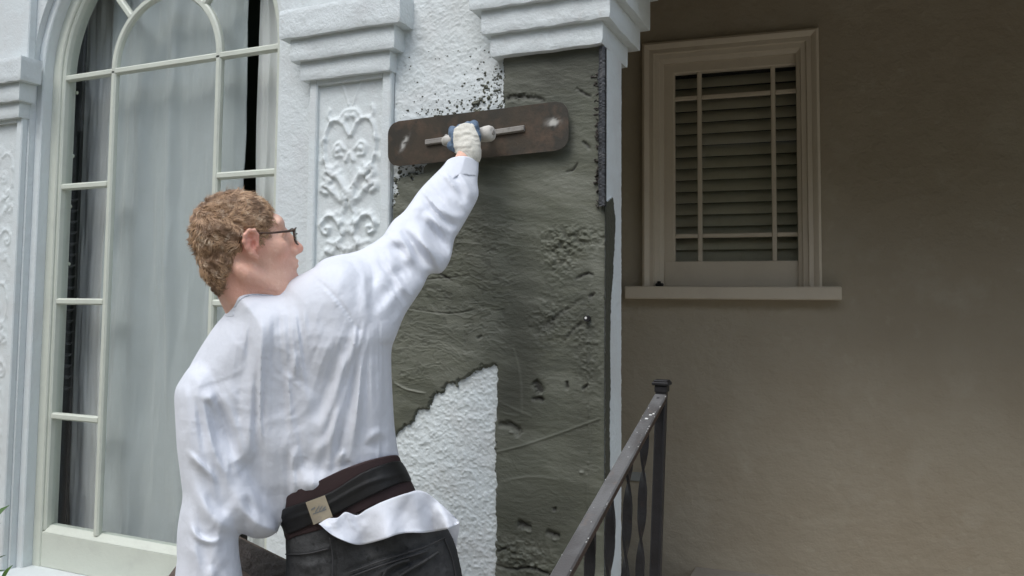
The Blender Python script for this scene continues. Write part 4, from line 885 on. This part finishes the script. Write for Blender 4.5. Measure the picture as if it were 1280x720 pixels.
lab = patch_sheet('label_patch', [(382, 628), (406, 619), (416, 646), (392, 656)], lambda x, y: belt_front(x, y, .0) - .012, M['patch'], belt_o)
for a, b, w in [((389, 638), (394, 635), 1.8), ((394, 641), (399, 633), 1.6), ((399, 639), (403, 633), 1.6), ((403, 638), (407, 634), 1.8), ((391, 643), (408, 637), 1.0)]:
    patch_sheet('label_print', [(a[0], a[1] - w), (b[0], b[1] - w), (b[0], b[1] + w * .3), (a[0], a[1] + w * .3)], lambda x, y: belt_front(x, y, .0) - .0128, M['print'], belt_o, .0006, 2, 2)

jn = Px(340, 600, 640, 1175, 1.60, 2.14, 2.6, .007)
hip = [(356, 668), (357, 690), (356, 730), (358, 790), (364, 860), (380, 900), (470, 910), (560, 900), (590, 850), (588, 780), (578, 718), (566, 672), (540, 640), (500, 626), (440, 640), (395, 658)]
for L in ([(414, 668), (418, 700), (416, 740)],): jn.fold(L, 2.2, -.006, ends=False)
jn.fold([(358, 690), (384, 690), (412, 684)], 2.6, .006, 2.6, ends=False); jn.fold([(360, 700), (385, 708), (408, 702)], 3, .008); jn.fold([(366, 712), (388, 722), (406, 716)], 3, -.006)
jn.fold([(478, 716), (500, 700), (520, 692), (545, 680)], 2.6, .006, 2.6, ends=False); jn.fold([(480, 724), (505, 706), (530, 698)], 2.6, -.008)
jn.fold([(430, 716), (470, 700), (520, 686), (556, 674)], 2.6, -.004, ends=False); jn.fold([(552, 672), (562, 700), (570, 740)], 2.6, .005, ends=False)
jn.H += .003 * fbm(jn.X * .05, jn.Y * .05, o=3)
hip_in = [(345, 560)] + [(355, 640)] + hip[:-5][1:] + [(566, 672), (540, 630), (516, 600), (500, 560)]
jn.layer(hip_in, 66, .116, lambda X, Y: 1.875 + 0 * X, smooth=3, mask=[(352, 660)] + hip[1:])
for pl, tt in (([(358, 800), (364, 900), (372, 1000), (380, 1100), (384, 1165), (442, 1165), (452, 1080), (464, 980), (478, 900), (470, 820)], 1.87), ([(470, 820), (480, 900), (492, 1000), (502, 1090), (508, 1165), (566, 1165), (574, 1080), (582, 980), (590, 880), (590, 820)], 1.91)):
    jn.layer(pl, 46, .088, lambda X, Y, q=tt: q + 0 * X, smooth=3, k=.03)
V, Q = jn.mesh(1); to_obj('jeans', V, Q, man, M['jeans']); jeans_o = col.objects[-1]
hipP = smooth_poly(hip_in, 3)
def jean_front(x, y): return float(1.875 - .116 * np.sqrt(max(.02, 1 - np.clip(1 - polydist(hipP, np.array([x]), np.array([y]))[0] / 66, 0, 1)**2)))
def line_tube(name, L, w, m, par, out=.003, n=20, tf=jean_front):
    P = smooth_poly(L, 6, False); mb = MB(); mb.tube([P3(x, y, tf(x, y) - out) for x, y in P], w, 5); return mb.build(name, m, par, smooth=True)
# pocket seams, stitched, and the pocket opening
for L in ([(436, 716), (480, 700), (530, 684), (556, 672)], [(438, 721), (482, 705), (534, 689)], [(556, 674), (566, 700), (573, 740)], [(412, 672), (416, 700), (414, 745)], [(357, 693), (384, 692), (410, 686)]):
    line_tube('seam', L, .0016, M['thread'], jeans_o, .006)
line_tube('pocket_edge', [(476, 728), (484, 712), (500, 703), (512, 700)], .0035, M['jeans'], jeans_o, .006)
line_tube('pocket_edge', [(486, 732), (506, 716), (530, 702), (548, 690)], .0035, M['jeans'], jeans_o, .006)
# shirt tail flaring out below the belt
def tail():
    top = smooth_poly([(398, 655), (410, 648), (422, 647), (432, 640), (446, 644), (458, 637), (476, 628), (497, 620), (510, 616), (522, 613), (535, 617), (550, 629), (562, 640), (574, 652)], 6, False)
    bot = smooth_poly([(400, 656), (414, 668), (430, 676), (446, 681), (462, 679), (480, 674), (497, 668), (512, 666), (530, 666), (545, 664), (556, 662), (565, 659), (571, 656), (574, 654)], 6, False)
    n = len(top); m = 16; vs = []
    for b in range(2):
        for i in range(n):
            u = i / (n - 1)
            for j in range(m + 1):
                v = j / m; p = top[i] * (1 - v) + bot[i] * v
                x = min(p[0], 556); base = min(belt_front(min(x, 512), min(p[1], 640)), jean_front(min(p[0], 562), max(p[1], 662)))
                fl = .012 + .030 * v * (.75 + .5 * math.sin(u * 15 + 1.0) + .35 * math.sin(u * 31 + v * 2)) * (1 if u < .93 else .6) + .010 * math.exp(-((u - .13) / .05)**2) + .012 * math.exp(-((u - .62) / .06)**2) * (1 - v)
                fl += .006 * float(fbm(np.float32(u * 16 + 1.5 * v), np.float32(v * 2.2), o=3)) + .008 * abs(math.sin(u * 9 + v * 1.2)) ** 3 * (1 - .4 * v)
                vs.append(P3(p[0], p[1], base - fl + (.0025 if b else 0)))
    k = n * (m + 1); fs = []
    for i in range(n - 1):
        for j in range(m):
            a = i*(m+1)+j; q = (a, a+1, a+m+2, a+m+1); fs += [q, tuple(x + k for x in q[::-1])]
    bd = [i*(m+1) for i in range(n-1)] + [(n-1)*(m+1)+j for j in range(m)] + [i*(m+1)+m for i in range(n-1, 0, -1)] + [j for j in range(m, 0, -1)]
    for a, b in zip(bd, bd[1:] + bd[:1]): fs.append((a, b, b + k, a + k))
    MB().add(vs, fs).build('shirt_tail', M['shirt'], man, smooth=True)
    patch_sheet('shirt_tail', [(552, 650), (575, 655), (569, 692), (556, 668)], lambda x, y: 1.868 + .002 * (y - 650) * .3, M['shirt'], man, .003, 6, 8)
tail()
# boots
for (x, y, t) in ((412, 1172, 1.87), (538, 1170, 1.91)):
    g = Grid(np.arange(-.08, .08, .006), np.arange(-.12, .30, .006), np.arange(-.02, .14, .006)); g.capsule((0, 0, .05), (0, .02, .10), .046, .048, k=.02); g.capsule((0, .02, .04), (0, .20, .03), .044, .036, k=.03)
    sl_, X, Y, Z = g.region((-1, -1, -1), (1, 1, 1)); g.F = np.maximum(g.F, -(Z - .0) + 0 * X + 0 * Y).astype(np.float32)
    V, Q = g.mesh(1); c = P3(x, y, t); V = V + np.array([c[0], c[1], .004]); link('boot', fast_mesh('boot', V, Q), man, M['boot'], True)

# ------------------------------------------------------------------ body: head, neck, torso, arms as one surface
def rotm(yaw, pitch, roll=0):
    cy, sy = math.cos(yaw), math.sin(yaw); Fv = np.array([cy, 0, sy]); Rt = np.array([sy, 0, -cy]); U = np.array([0, -1., 0])
    F2 = Fv * math.cos(pitch) + U * math.sin(pitch); U2 = U * math.cos(pitch) - Fv * math.sin(pitch)
    U3 = U2 * math.cos(roll) + Rt * math.sin(roll); R3 = Rt * math.cos(roll) - U2 * math.sin(roll); return F2, -R3, U3
HF, HL, HU = rotm(math.radians(22), math.radians(7)); HO = C3(302, 303, 1.82)
def h(f_, l, u): return HO + HF * f_ + HL * l + HU * u
HA = (HF, HL, HU)
ax_x = np.concatenate([np.arange(-.82, -.74, .008), np.arange(-.74, -.455, .0021), np.arange(-.455, .02, .008)])
ax_y = np.concatenate([np.arange(-.36, -.165, .008), np.arange(-.165, .115, .0021), np.arange(.115, 1.56, .01)])
ax_z = np.concatenate([np.arange(1.60, 1.70, .008), np.arange(1.70, 1.965, .0021), np.arange(1.965, 2.40, .008)])
B = Grid(ax_x, ax_y, ax_z)
# trunk and limbs (under the clothes)
B.capsule(C3(355, 440, 1.86), C3(425, 590, 1.88), .078, .068, k=.04); B.capsule(C3(320, 385, 1.86), C3(350, 430, 1.86), .05, .07, k=.03)
B.capsule(C3(298, 440, 1.86), C3(425, 388, 1.89), .042, .048, k=.04)
B.capsule(C3(425, 385, 1.89), C3(524, 315, 2.05), .044, .036, k=.02); B.capsule(C3(524, 315, 2.05), C3(584, 188, 2.245), .030, .0225, k=.02)
B.capsule(C3(584, 188, 2.245), C3(583, 172, 2.27), .0225, .024, k=.01)
B.capsule(C3(262, 490, 1.84), C3(262, 610, 1.80), .034, .034, k=.02); B.capsule(C3(262, 610, 1.80), C3(288, 745, 1.83), .032, .024, k=.02)
B.capsule(C3(440, 640, 1.88), C3(465, 700, 1.88), .066, .07, k=.04)
B.capsule(C3(425, 720, 1.87), C3(420, 930, 1.87), .065, .05, k=.03); B.capsule(C3(420, 930, 1.87), C3(412, 1150, 1.87), .045, .03, k=.02)
B.capsule(C3(505, 720, 1.90), C3(530, 930, 1.91), .065, .05, k=.03); B.capsule(C3(530, 930, 1.91), C3(538, 1150, 1.91), .045, .03, k=.02)
# head
B.ell(h(-.008, 0, .020), HA, (.093, .073, .088), k=.012)
B.ell(h(.040, 0, -.030), HA, (.066, .060, .082), k=.018)
B.ell(h(.052, 0, -.088), HA, (.052, .050, .034), k=.022)
B.capsule(h(-.002, -.058, -.072), h(.072, -.030, -.108), .017, .016, k=.018); B.capsule(h(-.002, .058, -.072), h(.072, .030, -.108), .017, .016, k=.018)
B.ell(h(.098, 0, -.098), HA, (.018, .022, .018), k=.018)
B.ell(h(.080, 0, .034), HA, (.018, .048, .020), k=.016)
for s in (-1, 1):
    B.ell(h(.074, s * .046, -.022), HA, (.022, .018, .018), k=.02); B.ell(h(.100, s * .033, .006), HA, (.012, .018, .011), k=.010, sub=True); B.ell(h(.080, s * .033, .004), HA, (.0135, .0135, .0125), k=.003)
    B.capsule(h(.096, s * .016, .012), h(.090, s * .048, .011), .0035, .003, k=.005); B.capsule(h(.110, s * .012, -.034), h(.112, s * .010, -.036), .008, .008, k=.008)
B.capsule(h(.098, 0, .012), h(.122, 0, -.026), .008, .0105, k=.010); B.capsule(h(.104, 0, -.036), h(.124, 0, -.030), .009, .009, k=.008)
B.ell(h(.102, 0, -.062), HA, (.013, .024, .018), k=.012); B.capsule(h(.1145, -.010, -.057), h(.1145, .010, -.057), .0045, .0045, k=.005); B.capsule(h(.113, -.010, -.068), h(.113, .010, -.068), .005, .005, k=.005)
B.capsule(h(.121, -.018, -.0625), h(.121, .018, -.0625), .0025, k=.003, sub=True)
# neck with its tendon and nape
B.capsule(h(-.030, 0, -.040), C3(318, 388, 1.855), .056, .060, k=.022); B.capsule(h(.006, 0, -.085), C3(335, 385, 1.86), .046, .056, k=.02)
B.capsule(h(-.012, -.060, -.058), C3(350, 366, 1.815), .012, .014, k=.016); B.capsule(h(-.055, -.024, -.070), C3(298, 372, 1.80), .016, .022, k=.016)
for q in (0, 1, 2): B.capsule(h(-.035 + .012 * q, -.058 - .002 * q, -.088 - .004 * q), h(.03 + .012 * q, -.060 + .003 * q, -.118 - .001 * q), .0022, .002, k=.005, sub=True)
# ears
for s in (-1, 1):
    lf = lambda f_, l, u: h(.016 + f_, s * (.077 + l), -.010 + u)
    rim = [(-.004, .006, -.018), (-.012, .012, -.004), (-.016, .015, .010), (-.013, .016, .024), (-.003, .015, .033), (.008, .010, .032), (.013, .004, .022), (.013, .001, .012)]
    B.ell(lf(-.003, .004, .008), HA, (.014, .009, .026), k=.008)
    for a, b in zip(rim[:-1], rim[1:]): B.capsule(lf(*a), lf(*b), .0042, .0042, k=.004)
    B.capsule(lf(-.004, .006, -.016), lf(.006, .001, -.026), .0072, .0062, k=.006)
    B.ell(lf(.003, .014, .002), HA, (.0085, .010, .011), k=.003, sub=True); B.ell(lf(-.001, .016, .019), HA, (.0075, .009, .010), k=.003, sub=True)
    B.capsule(lf(.011, .004, -.002), lf(.012, .002, .004), .004, k=.004); B.capsule(lf(-.006, .010, -.006), lf(-.006, .012, .014), .0028, k=.004)
V, Q = B.mesh(1); to_obj('body', V, Q, man, M['skin']); del B
me = col.objects[-1].data
_rel = V - HO; _c = np.stack([_rel @ HF, _rel @ HL, _rel @ HU], 1)
_red = np.zeros(len(V))
for (c_, r_, a_) in (((.018, -.080, -.004), .030, .75), ((.018, .080, -.004), .030, .75), ((.124, 0, -.028), .016, .6), ((.085, -.045, -.035), .03, .35), ((-.02, -.06, -.10), .05, .35), ((.01, -.05, -.12), .04, .3)):
    _red = np.maximum(_red, a_ * np.exp(-((_c - np.array(c_))**2).sum(1) / r_**2))
_at = me.attributes.new('red', 'FLOAT', 'POINT'); _at.data.foreach_set('value', _red.astype(np.float32))

# ------------------------------------------------------------------ hair
def hair():
    g = Grid(np.arange(-.76, -.46, .0022), np.arange(-.18, .12, .0022), np.arange(1.68, 1.98, .0022))
    g.ell(h(-.010, 0, .024), HA, (.0965, .0780, .094), k=.01); g.ell(h(-.046, 0, -.045), HA, (.048, .062, .058), k=.02); g.ell(h(-.048, -.004, -.088), HA, (.026, .045, .034), k=.014)
    sl_, X, Y, Z = g.region((-9, -9, -9), (9, 9, 9)); d = [X - HO[0], Y - HO[1], Z - HO[2]]
    fq, lq, uq = [d[0]*A_[0] + d[1]*A_[1] + d[2]*A_[2] for A_ in (HF, HL, HU)]
    # hairline: forehead, temple, round the ear, nape
    n = fbm(fq * 42 + 3 * vnoise(uq * 30, lq * 30), lq * 42 + 7, uq * 60, o=3)
    g.F = g.F - n * .0032 - .0015 * np.sin((fq * 260 + uq * 210 + 5 * n))
    line = np.maximum.reduce([(fq - .064) - .25 * (uq - .05), np.where(fq > -.004, -.012 - uq, -9) * .9, ((.016 + .004) - np.sqrt(((fq - .010) * 1.25)**2 + ((uq + .006) * .72)**2)) * 1.0 + 0 * lq - .0, -.118 - uq + .35 * np.clip(fq + .05, 0, 1)])
    line = np.maximum(line, np.minimum(fq + .012 + .55 * np.minimum(uq + .02, 0) * -1, -.02 - uq))
    line = line + .006 * vnoise(fq * 120, lq * 120, uq * 120)
    g.F = np.maximum(g.F, (line * .8).astype(np.float32))
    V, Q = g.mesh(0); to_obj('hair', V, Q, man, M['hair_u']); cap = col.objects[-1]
    # locks on top of the cap
    vv = V; e1 = vv[Q[:, 1]] - vv[Q[:, 0]]; e2 = vv[Q[:, 3]] - vv[Q[:, 0]]; N_ = np.cross(e1, e2); ar = np.linalg.norm(N_, axis=1); N_ = N_ / (ar[:, None] + 1e-9); c = vv[Q].mean(1)
    rel = c - np.array(h(-.010, 0, .0)); out = (N_ * rel).sum(1) > .045; idx = np.where(out)[0]; r2 = np.random.RandomState(5); pick = r2.choice(idx, 10500)
    vs = []; fs = []
    crown = np.array(h(-.055, 0, .10))
    for i in pick:
        p = c[i]; nrm = N_[i]; away = p - crown; away = away - nrm * (away @ nrm); L = np.linalg.norm(away); t = away / (L + 1e-6) if L > .01 else HF
        loc = p - HO; lf_, ll_, lu_ = loc @ HF, loc @ HL, loc @ HU
        if lu_ > .03 and lf_ > -.02: t = t * .5 + np.array(HF) * .3 + HL * .5 * (r2.rand() - .3)
        elif lu_ < -.02: t = -HU * .8 - HF * .2
        else: t = t * .4 - HU * .45 - HF * .35
        ph_ = p * 21; wv = np.array([float(vnoise(np.float32(ph_[0] + 31 * q_), np.float32(ph_[1]), np.float32(ph_[2]))) for q_ in (1, 2, 3)])
        t = t + 1.0 * wv + .20 * r2.randn(3); t -= nrm * (t @ nrm); t /= np.linalg.norm(t) + 1e-9; s = np.cross(nrm, t)
        ln = r2.uniform(.014, .030) * (1 if lu_ > -.05 else .55); w = r2.uniform(.00035, .0011); cur = 1.3 * wv[0] * 2 + r2.uniform(-.35, .35); b = len(vs); K = 4
        lift = r2.uniform(.0004, .0030) * (2.0 if r2.rand() < .04 else 1)
        for k in range(K + 1):
            q = k / K; a = cur * q; pos = p + (t * math.cos(a) + s * math.sin(a)) * ln * q * .9 + nrm * (lift * math.sin(q * math.pi * .85) - .0004 - .002 * q * q); sd_ = (s * math.cos(a) - t * math.sin(a)); ww = w * (1 - q**2 * .9)
            vs += [pos - sd_ * ww, pos + nrm * ww * .7, pos + sd_ * ww]
        for k in range(K):
            for m_ in (0, 1): o_ = b + k*3 + m_; fs.append((o_, o_ + 1, o_ + 4, o_ + 3))
    me = fast_mesh('hair_locks', c2w(np.array(vs)), np.array(fs)); tag(link('hair_locks', me, cap, M['hair'], True), kind='stuff')
hair()

# glasses
gl = empty('glasses', c2w(h(.10, 0, .0)), 'tortoiseshell framed glasses worn by the plasterer', 'glasses')
hw_ = lambda f_, l, u: c2w(h(f_, l, u))
for s in (-1, 1):
    pts = [hw_(.120 - .010 * abs(math.cos(a)) * (1 if math.cos(a) > 0 else .2), s * (.034 + .024 * np.sign(math.cos(a)) * abs(math.cos(a))**.6), -.000 + .019 * np.sign(math.sin(a)) * abs(math.sin(a))**.7) for a in np.linspace(0, 2 * math.pi, 40)]
    MB().tube(pts, .0019, 6).build('rim', M['tort'], gl, smooth=True)
    ln_ = MB(); ln_.add([hw_(.1185, s * .034, 0)] + pts[:-1], [(0, i + 1, (i + 1) % 39 + 1) for i in range(39)]); ln_.build('lens', M['lens'], gl, smooth=True)
    MB().tube([hw_(.110, s * .059, .013), hw_(.100, s * .069, .013), hw_(.06, s * .0755, .013), hw_(.022, s * .080, .017), hw_(-.004, s * .083, .012), hw_(-.010, s * .083, -.002)], [.0026, .0030, .0022, .0020, .0018, .0016], 6).build('temple', M['tort'], gl, smooth=True)
MB().tube([hw_(.118, -.012, .004), hw_(.124, 0, .006), hw_(.118, .012, .004)], .0018, 6).build('bridge', M['tort'], gl, smooth=True)

# ------------------------------------------------------------------ trowel
tr = empty('trowel', W(600, 168, 2.118), 'long round-cornered steel trowel with brown stains pressed on the cement by the gloved hand', 'trowel')
def W2(px, py, Y): p = W(px, py, Y); return p[0], p[2]
TLx, TLz = W2(485, 181, 2.118); TRx, TRz = W2(711, 156, 2.118); tcx, tcz = (TLx + TRx) / 2, (TLz + TRz) / 2
ang = math.atan2(TRz - TLz, TRx - TLx); Lh = math.hypot(TRx - TLx, TRz - TLz) / 2; Hh_ = .071
def TM(u, v, y): return (tcx + u * math.cos(ang) - v * math.sin(ang), y, tcz + u * math.sin(ang) + v * math.cos(ang))
def tp(u): return 1
def trowel_blade():
    nu, nv = 90, 30; vs = []; pale = []
    for lay, y in ((0, 2.1165), (1, 2.1183)):
        for i in range(nu + 1):
            for j in range(nv + 1):
                u = -1 + 2 * i / nu; v = -1 + 2 * j / nv; r = .040
                U, V_ = u * Lh, v * Hh_
                # round the corners by pulling rows in
                vv_ = abs(V_) - (Hh_ - r); lim = Lh - (r - math.sqrt(max(0, r*r - max(0, vv_)**2))); U = u * lim
                vs.append(TM(U, V_, y + .0008 * math.sin(u * 5)))
                a = max(math.exp(-((U - Lh * .84) / .016)**2 - ((V_ - .012) / .009)**2), math.exp(-((U + Lh * .80 - V_ * .5) / .007)**2 - ((V_ - .0) / .018)**2)); pale.append(min(1, a * 1.6 * max(0, .6 + 1.3 * float(vnoise(np.float32(U * 160), np.float32(V_ * 160))))))
    n = (nu+1)*(nv+1); fs = []
    for i in range(nu):
        for j in range(nv): a = i*(nv+1)+j; q = (a, a+nv+1, a+nv+2, a+1); fs += [q, tuple(x + n for x in q[::-1])]
    bd = [i*(nv+1) for i in range(nu)] + [nu*(nv+1)+j for j in range(nv)] + [i*(nv+1)+nv for i in range(nu, 0, -1)] + [j for j in range(nv, 0, -1)]
    for a, b in zip(bd, bd[1:] + bd[:1]): fs.append((a, b, b + n, a + n))
    o = MB().add(vs, fs).build('blade', M['steel'], tr, auto=40); at = o.data.attributes.new('pale', 'FLOAT', 'POINT'); at.data.foreach_set('value', np.array(pale, np.float32))
trowel_blade()
def ucoord(px, py, Y=2.11): p = W(px, py, Y); return (p[0] - tcx) * math.cos(ang) + (p[2] - tcz) * math.sin(ang), -(p[0] - tcx) * math.sin(ang) + (p[2] - tcz) * math.cos(ang)
ua, va = ucoord(532, 178); ub, vb = ucoord(655, 160)
MB().sweep([(TM(ua, va, 2.112), Vector((-math.sin(ang), 0, math.cos(ang))), (0, 1, 0)), (TM(ub, vb, 2.112), Vector((-math.sin(ang), 0, math.cos(ang))), (0, 1, 0))], [(-.009, .005), (-.009, -.001), (-.006, -.006), (.006, -.006), (.009, -.001), (.009, .005)]).build('mounting_bar', M['rod'], tr, auto=40)
YH = 2.062
for q in (.28, .66): u = ua + (ub - ua) * q; v = va + (vb - va) * q; MB().tube([TM(u, v, 2.112), TM(u, v, YH + .01)], .006, 8).build('handle_post', M['rod'], tr, smooth=True)
u0_, v0_ = ucoord(556, 176, YH); u1_, v1_ = ucoord(615, 168, YH)
def hp(s): return Vector(TM(u0_ + (u1_ - u0_) * s, v0_ + (v1_ - v0_) * s, YH + .006 - .020 * s))
MB().tube([hp(-.05), hp(.0), hp(.5), hp(.78), hp(.90), hp(1.0), hp(1.05), hp(1.07)], [.012, .016, .019, .020, .023, .0235, .020, .014], 18).build('handle', M['wood_w'], tr, smooth=True)
MB().tube([hp(1.065), hp(1.085)], .007, 12).build('handle_bolt', M['rod'], tr, auto=30)

# ------------------------------------------------------------------ gloves: palm, five fingers, knit cuff
def glove(wrist, hand_up, across, away, flip, par, curl_r, nm_mat=(M['glove'], M['glove_b'])):
    """wrist point, unit axes in (right, down, forward) frame: hand_up wrist->knuckles, across towards little finger, away = palm side"""
    U_, A_, P_ = [np.array(q, float) / np.linalg.norm(q) for q in (hand_up, across, away)]
    def q(a, u, p): return wrist + A_ * a + U_ * u + P_ * p
    pts = [wrist - .09, wrist + .13]; g = Grid(np.arange(wrist[0]-.10, wrist[0]+.10, .0022), np.arange(wrist[1]-.13, wrist[1]+.06, .0022), np.arange(wrist[2]-.06, wrist[2]+.13, .0022))
    ax = (A_, U_, P_)
    g.ell(q(.0, .044, .004), ax, (.043, .040, .021), k=.01); g.ell(q(.0, .020, .002), ax, (.034, .030, .024), k=.012)
    g.capsule(q(-.002, -.006, -.001), q(0, .014, 0), .0315, .031, k=.008)
    for r_, u_ in ((.0330, -.008), (.0335, .002)): g.capsule(q(-.002, u_, -.001), q(-.002, u_ + .001, -.001), r_, r_, k=.004)
    blue = []
    for i, (a, L) in enumerate(zip((-.034, -.0115, .0115, .032), (1.0, 1.08, 1.0, .84))):
        kn = q(a, .066 + (.004 if i in (1, 2) else 0), .006); r = .0112 if i < 3 else .0098
        j1 = q(a * 1.02, .082 * (1 + .02 * L) , .032 * L + .002); j2 = q(a * 1.0, .066 - .008 * (L - 1), .055 * L + .004); j3 = q(a * .98, .045, .050 * L + .002)
        g.capsule(kn, j1, r + .0012, r, k=.005); g.capsule(j1, j2, r, r - .0008, k=.004); g.capsule(j2, j3, r - .0008, r - .002, k=.003)
    # thumb leaves the side of the palm near its base and closes under the handle
    t0, t1, t2, t3 = q(-.030, .022, .010), q(-.047, .038, .026), q(-.040, .044, .048), q(-.020, .040, .060)
    g.capsule(t0, t1, .015, .0135, k=.010); g.capsule(t1, t2, .0125, .0115, k=.005); g.capsule(t2, t3, .0112, .0095, k=.004)
    sl_, X, Y, Z = g.region((-9,)*3, (9,)*3); n = vnoise(X * 120, Y * 120, Z * 120); wr = vnoise(X * 40, Y * 150, Z * 40); g.F = g.F - .0010 * n - .0026 * np.maximum(wr, -.1)
    V, Q = g.mesh(1); o = link('glove', fast_mesh('glove', c2w(V), Q), par, list(nm_mat), True)
    c = V[Q].mean(1) - wrist; cu, cp_, ca = c @ U_, c @ P_, c @ A_; edge = .004 * vnoise(c[:, 0] * 90, c[:, 1] * 90, c[:, 2] * 90)
    bl_ = (cp_ + .62 * (cu - .060) + .9 * np.maximum(np.abs(ca) - .024, 0) * 3 + edge > .0095) & (cu > .012); o.data.polygons.foreach_set('material_index', bl_.astype(np.int32)); o.data.update()
    return o
gw = C3(587, 190, 2.243)
glove(gw, (-.27, -1, .12), (.95, -.25, -.20), (.10, .12, 1), 1, man, .03)
gw2 = C3(290, 752, 1.835); glove(gw2, (.15, .75, .6), (-.9, .1, .25), (.3, -.3, .8), 1, man, .03)

# hawk (mortar board) in the left hand
hk = empty('mortar_board', P3(275, 740, 1.9), 'brown mortar board held low in the left hand, beside the belt', 'mortar board')
cA, cB, cC, cD = [np.array(P3(*q)) for q in ((168, 776, 1.74), (262, 652, 2.02), (392, 716, 1.98), (300, 850, 1.66))]
def hawk():
    n_ = np.cross(cB - cA, cD - cA); n_ /= np.linalg.norm(n_); n_ = n_ if n_[2] > 0 else -n_
    nu = nv = 20; vs = []
    for lay in (0, 1):
        for i in range(nu + 1):
            for j in range(nv + 1):
                u, v = i / nu, j / nv; p = cA*(1-u)*(1-v) + cB*u*(1-v) + cC*u*v + cD*(1-u)*v; vs.append(p - n_ * (.012 if lay else 0))
    n = (nu+1)*(nv+1); fs = []
    for i in range(nu):
        for j in range(nv): a = i*(nv+1)+j; q = (a, a+nv+1, a+nv+2, a+1); fs += [q, tuple(x + n for x in q[::-1])]
    bd = [i*(nv+1) for i in range(nu)] + [nu*(nv+1)+j for j in range(nv)] + [i*(nv+1)+nv for i in range(nu, 0, -1)] + [j for j in range(nv, 0, -1)]
    for a, b in zip(bd, bd[1:] + bd[:1]): fs.append((a, b, b + n, a + n))
    MB().add(vs, fs).build('board', M['hawk'], hk, auto=40)
    vs = []; fs = []; nu, nv = 40, 14
    for i in range(nu + 1):
        for j in range(nv + 1):
            u = .72 + .275 * j / nv + (.0 if j else .015 * math.sin(i)); v = .004 + .99 * i / nu; p = cA*(1-u)*(1-v) + cB*u*(1-v) + cC*u*v + cD*(1-u)*v
            hgt = .007 * math.sin(math.pi * min(1, j / nv * 1.0)) ** .5 * (.7 + .5 * float(vnoise(np.float32(i * .6), np.float32(j * .6)))) if 0 < j < nv and 0 < i < nu else -.002
            vs.append(p + n_ * hgt)
    for i in range(nu):
        for j in range(nv): a = i*(nv+1)+j; fs.append((a, a+nv+1, a+nv+2, a+1))
    tag(MB().add(vs, fs).build('mortar_smear', M['mortar'], hk, smooth=True), kind='stuff')
    c = (cA + cC) / 2; MB().tube([c - n_ * .012, c - n_ * .03, c - n_ * .12, c - n_ * .125], [.02, .016, .018, .012], 14).build('handle', M['brown_wood'], hk, smooth=True)
hawk()

# ------------------------------------------------------------------ plant at the lower left corner
pl = empty('plant', (-2.75, 1.85, 0), 'green leafy plant just entering the lower left corner of the picture', 'plant')
def leaf(base, tip, w, nrm):
    b, t = Vector(base), Vector(tip); d = t - b; L = d.length; d.normalize(); n = Vector(nrm); n = (n - d * n.dot(d)).normalized(); s = d.cross(n); vs = []; K = 10
    for i in range(K + 1):
        q = i / K; ww = w * math.sin(math.pi * min(1, q * 1.02 + .02)) ** .8 * (1 - .35 * q); c = b + d * L * q + n * (.12 * L * math.sin(q * 2.6)); vs += [c - s * ww + n * ww * .3, c, c + s * ww + n * ww * .3]
    fs = [(i*3+k, i*3+k+1, (i+1)*3+k+1, (i+1)*3+k) for i in range(K) for k in (0, 1)]
    v2 = [v - n * .0012 for v in vs]; m = len(vs)
    return MB().add(vs + v2, fs + [tuple(x + m for x in f_[::-1]) for f_ in fs]).build('leaf', M['leaf'], pl, smooth=True, fix=False)
root = Vector(P3(-30, 860, 2.55)); stem_pts = [Vector((root.x, root.y, .0)), Vector((root.x, root.y, .25)), Vector(P3(-22, 760, 2.55)), Vector(P3(-12, 712, 2.55))]
MB().tube(stem_pts, [.008, .007, .005, .003], 6).build('stem', M['stem'], pl, smooth=True)
leaf(P3(2, 728, 2.55), P3(17.5, 706, 2.55), .010, (0, -1, .3)); leaf(P3(-26, 726, 2.55), P3(8, 714, 2.56), .009, (0, -.3, 1)); leaf(P3(-34, 672, 2.55), P3(3, 655, 2.56), .008, (0, -.6, 1))
leaf(P3(-14, 735, 2.5), P3(16, 726, 2.5), .016, (0, -1, .2))
for i in range(14):
    a = i * 2.4; z = .25 + i * .045; b = Vector((root.x, root.y, z)); leaf(b, b + Vector((math.cos(a) * .13 - .05, math.sin(a) * .10, .06)), .02, (0, 0, 1))
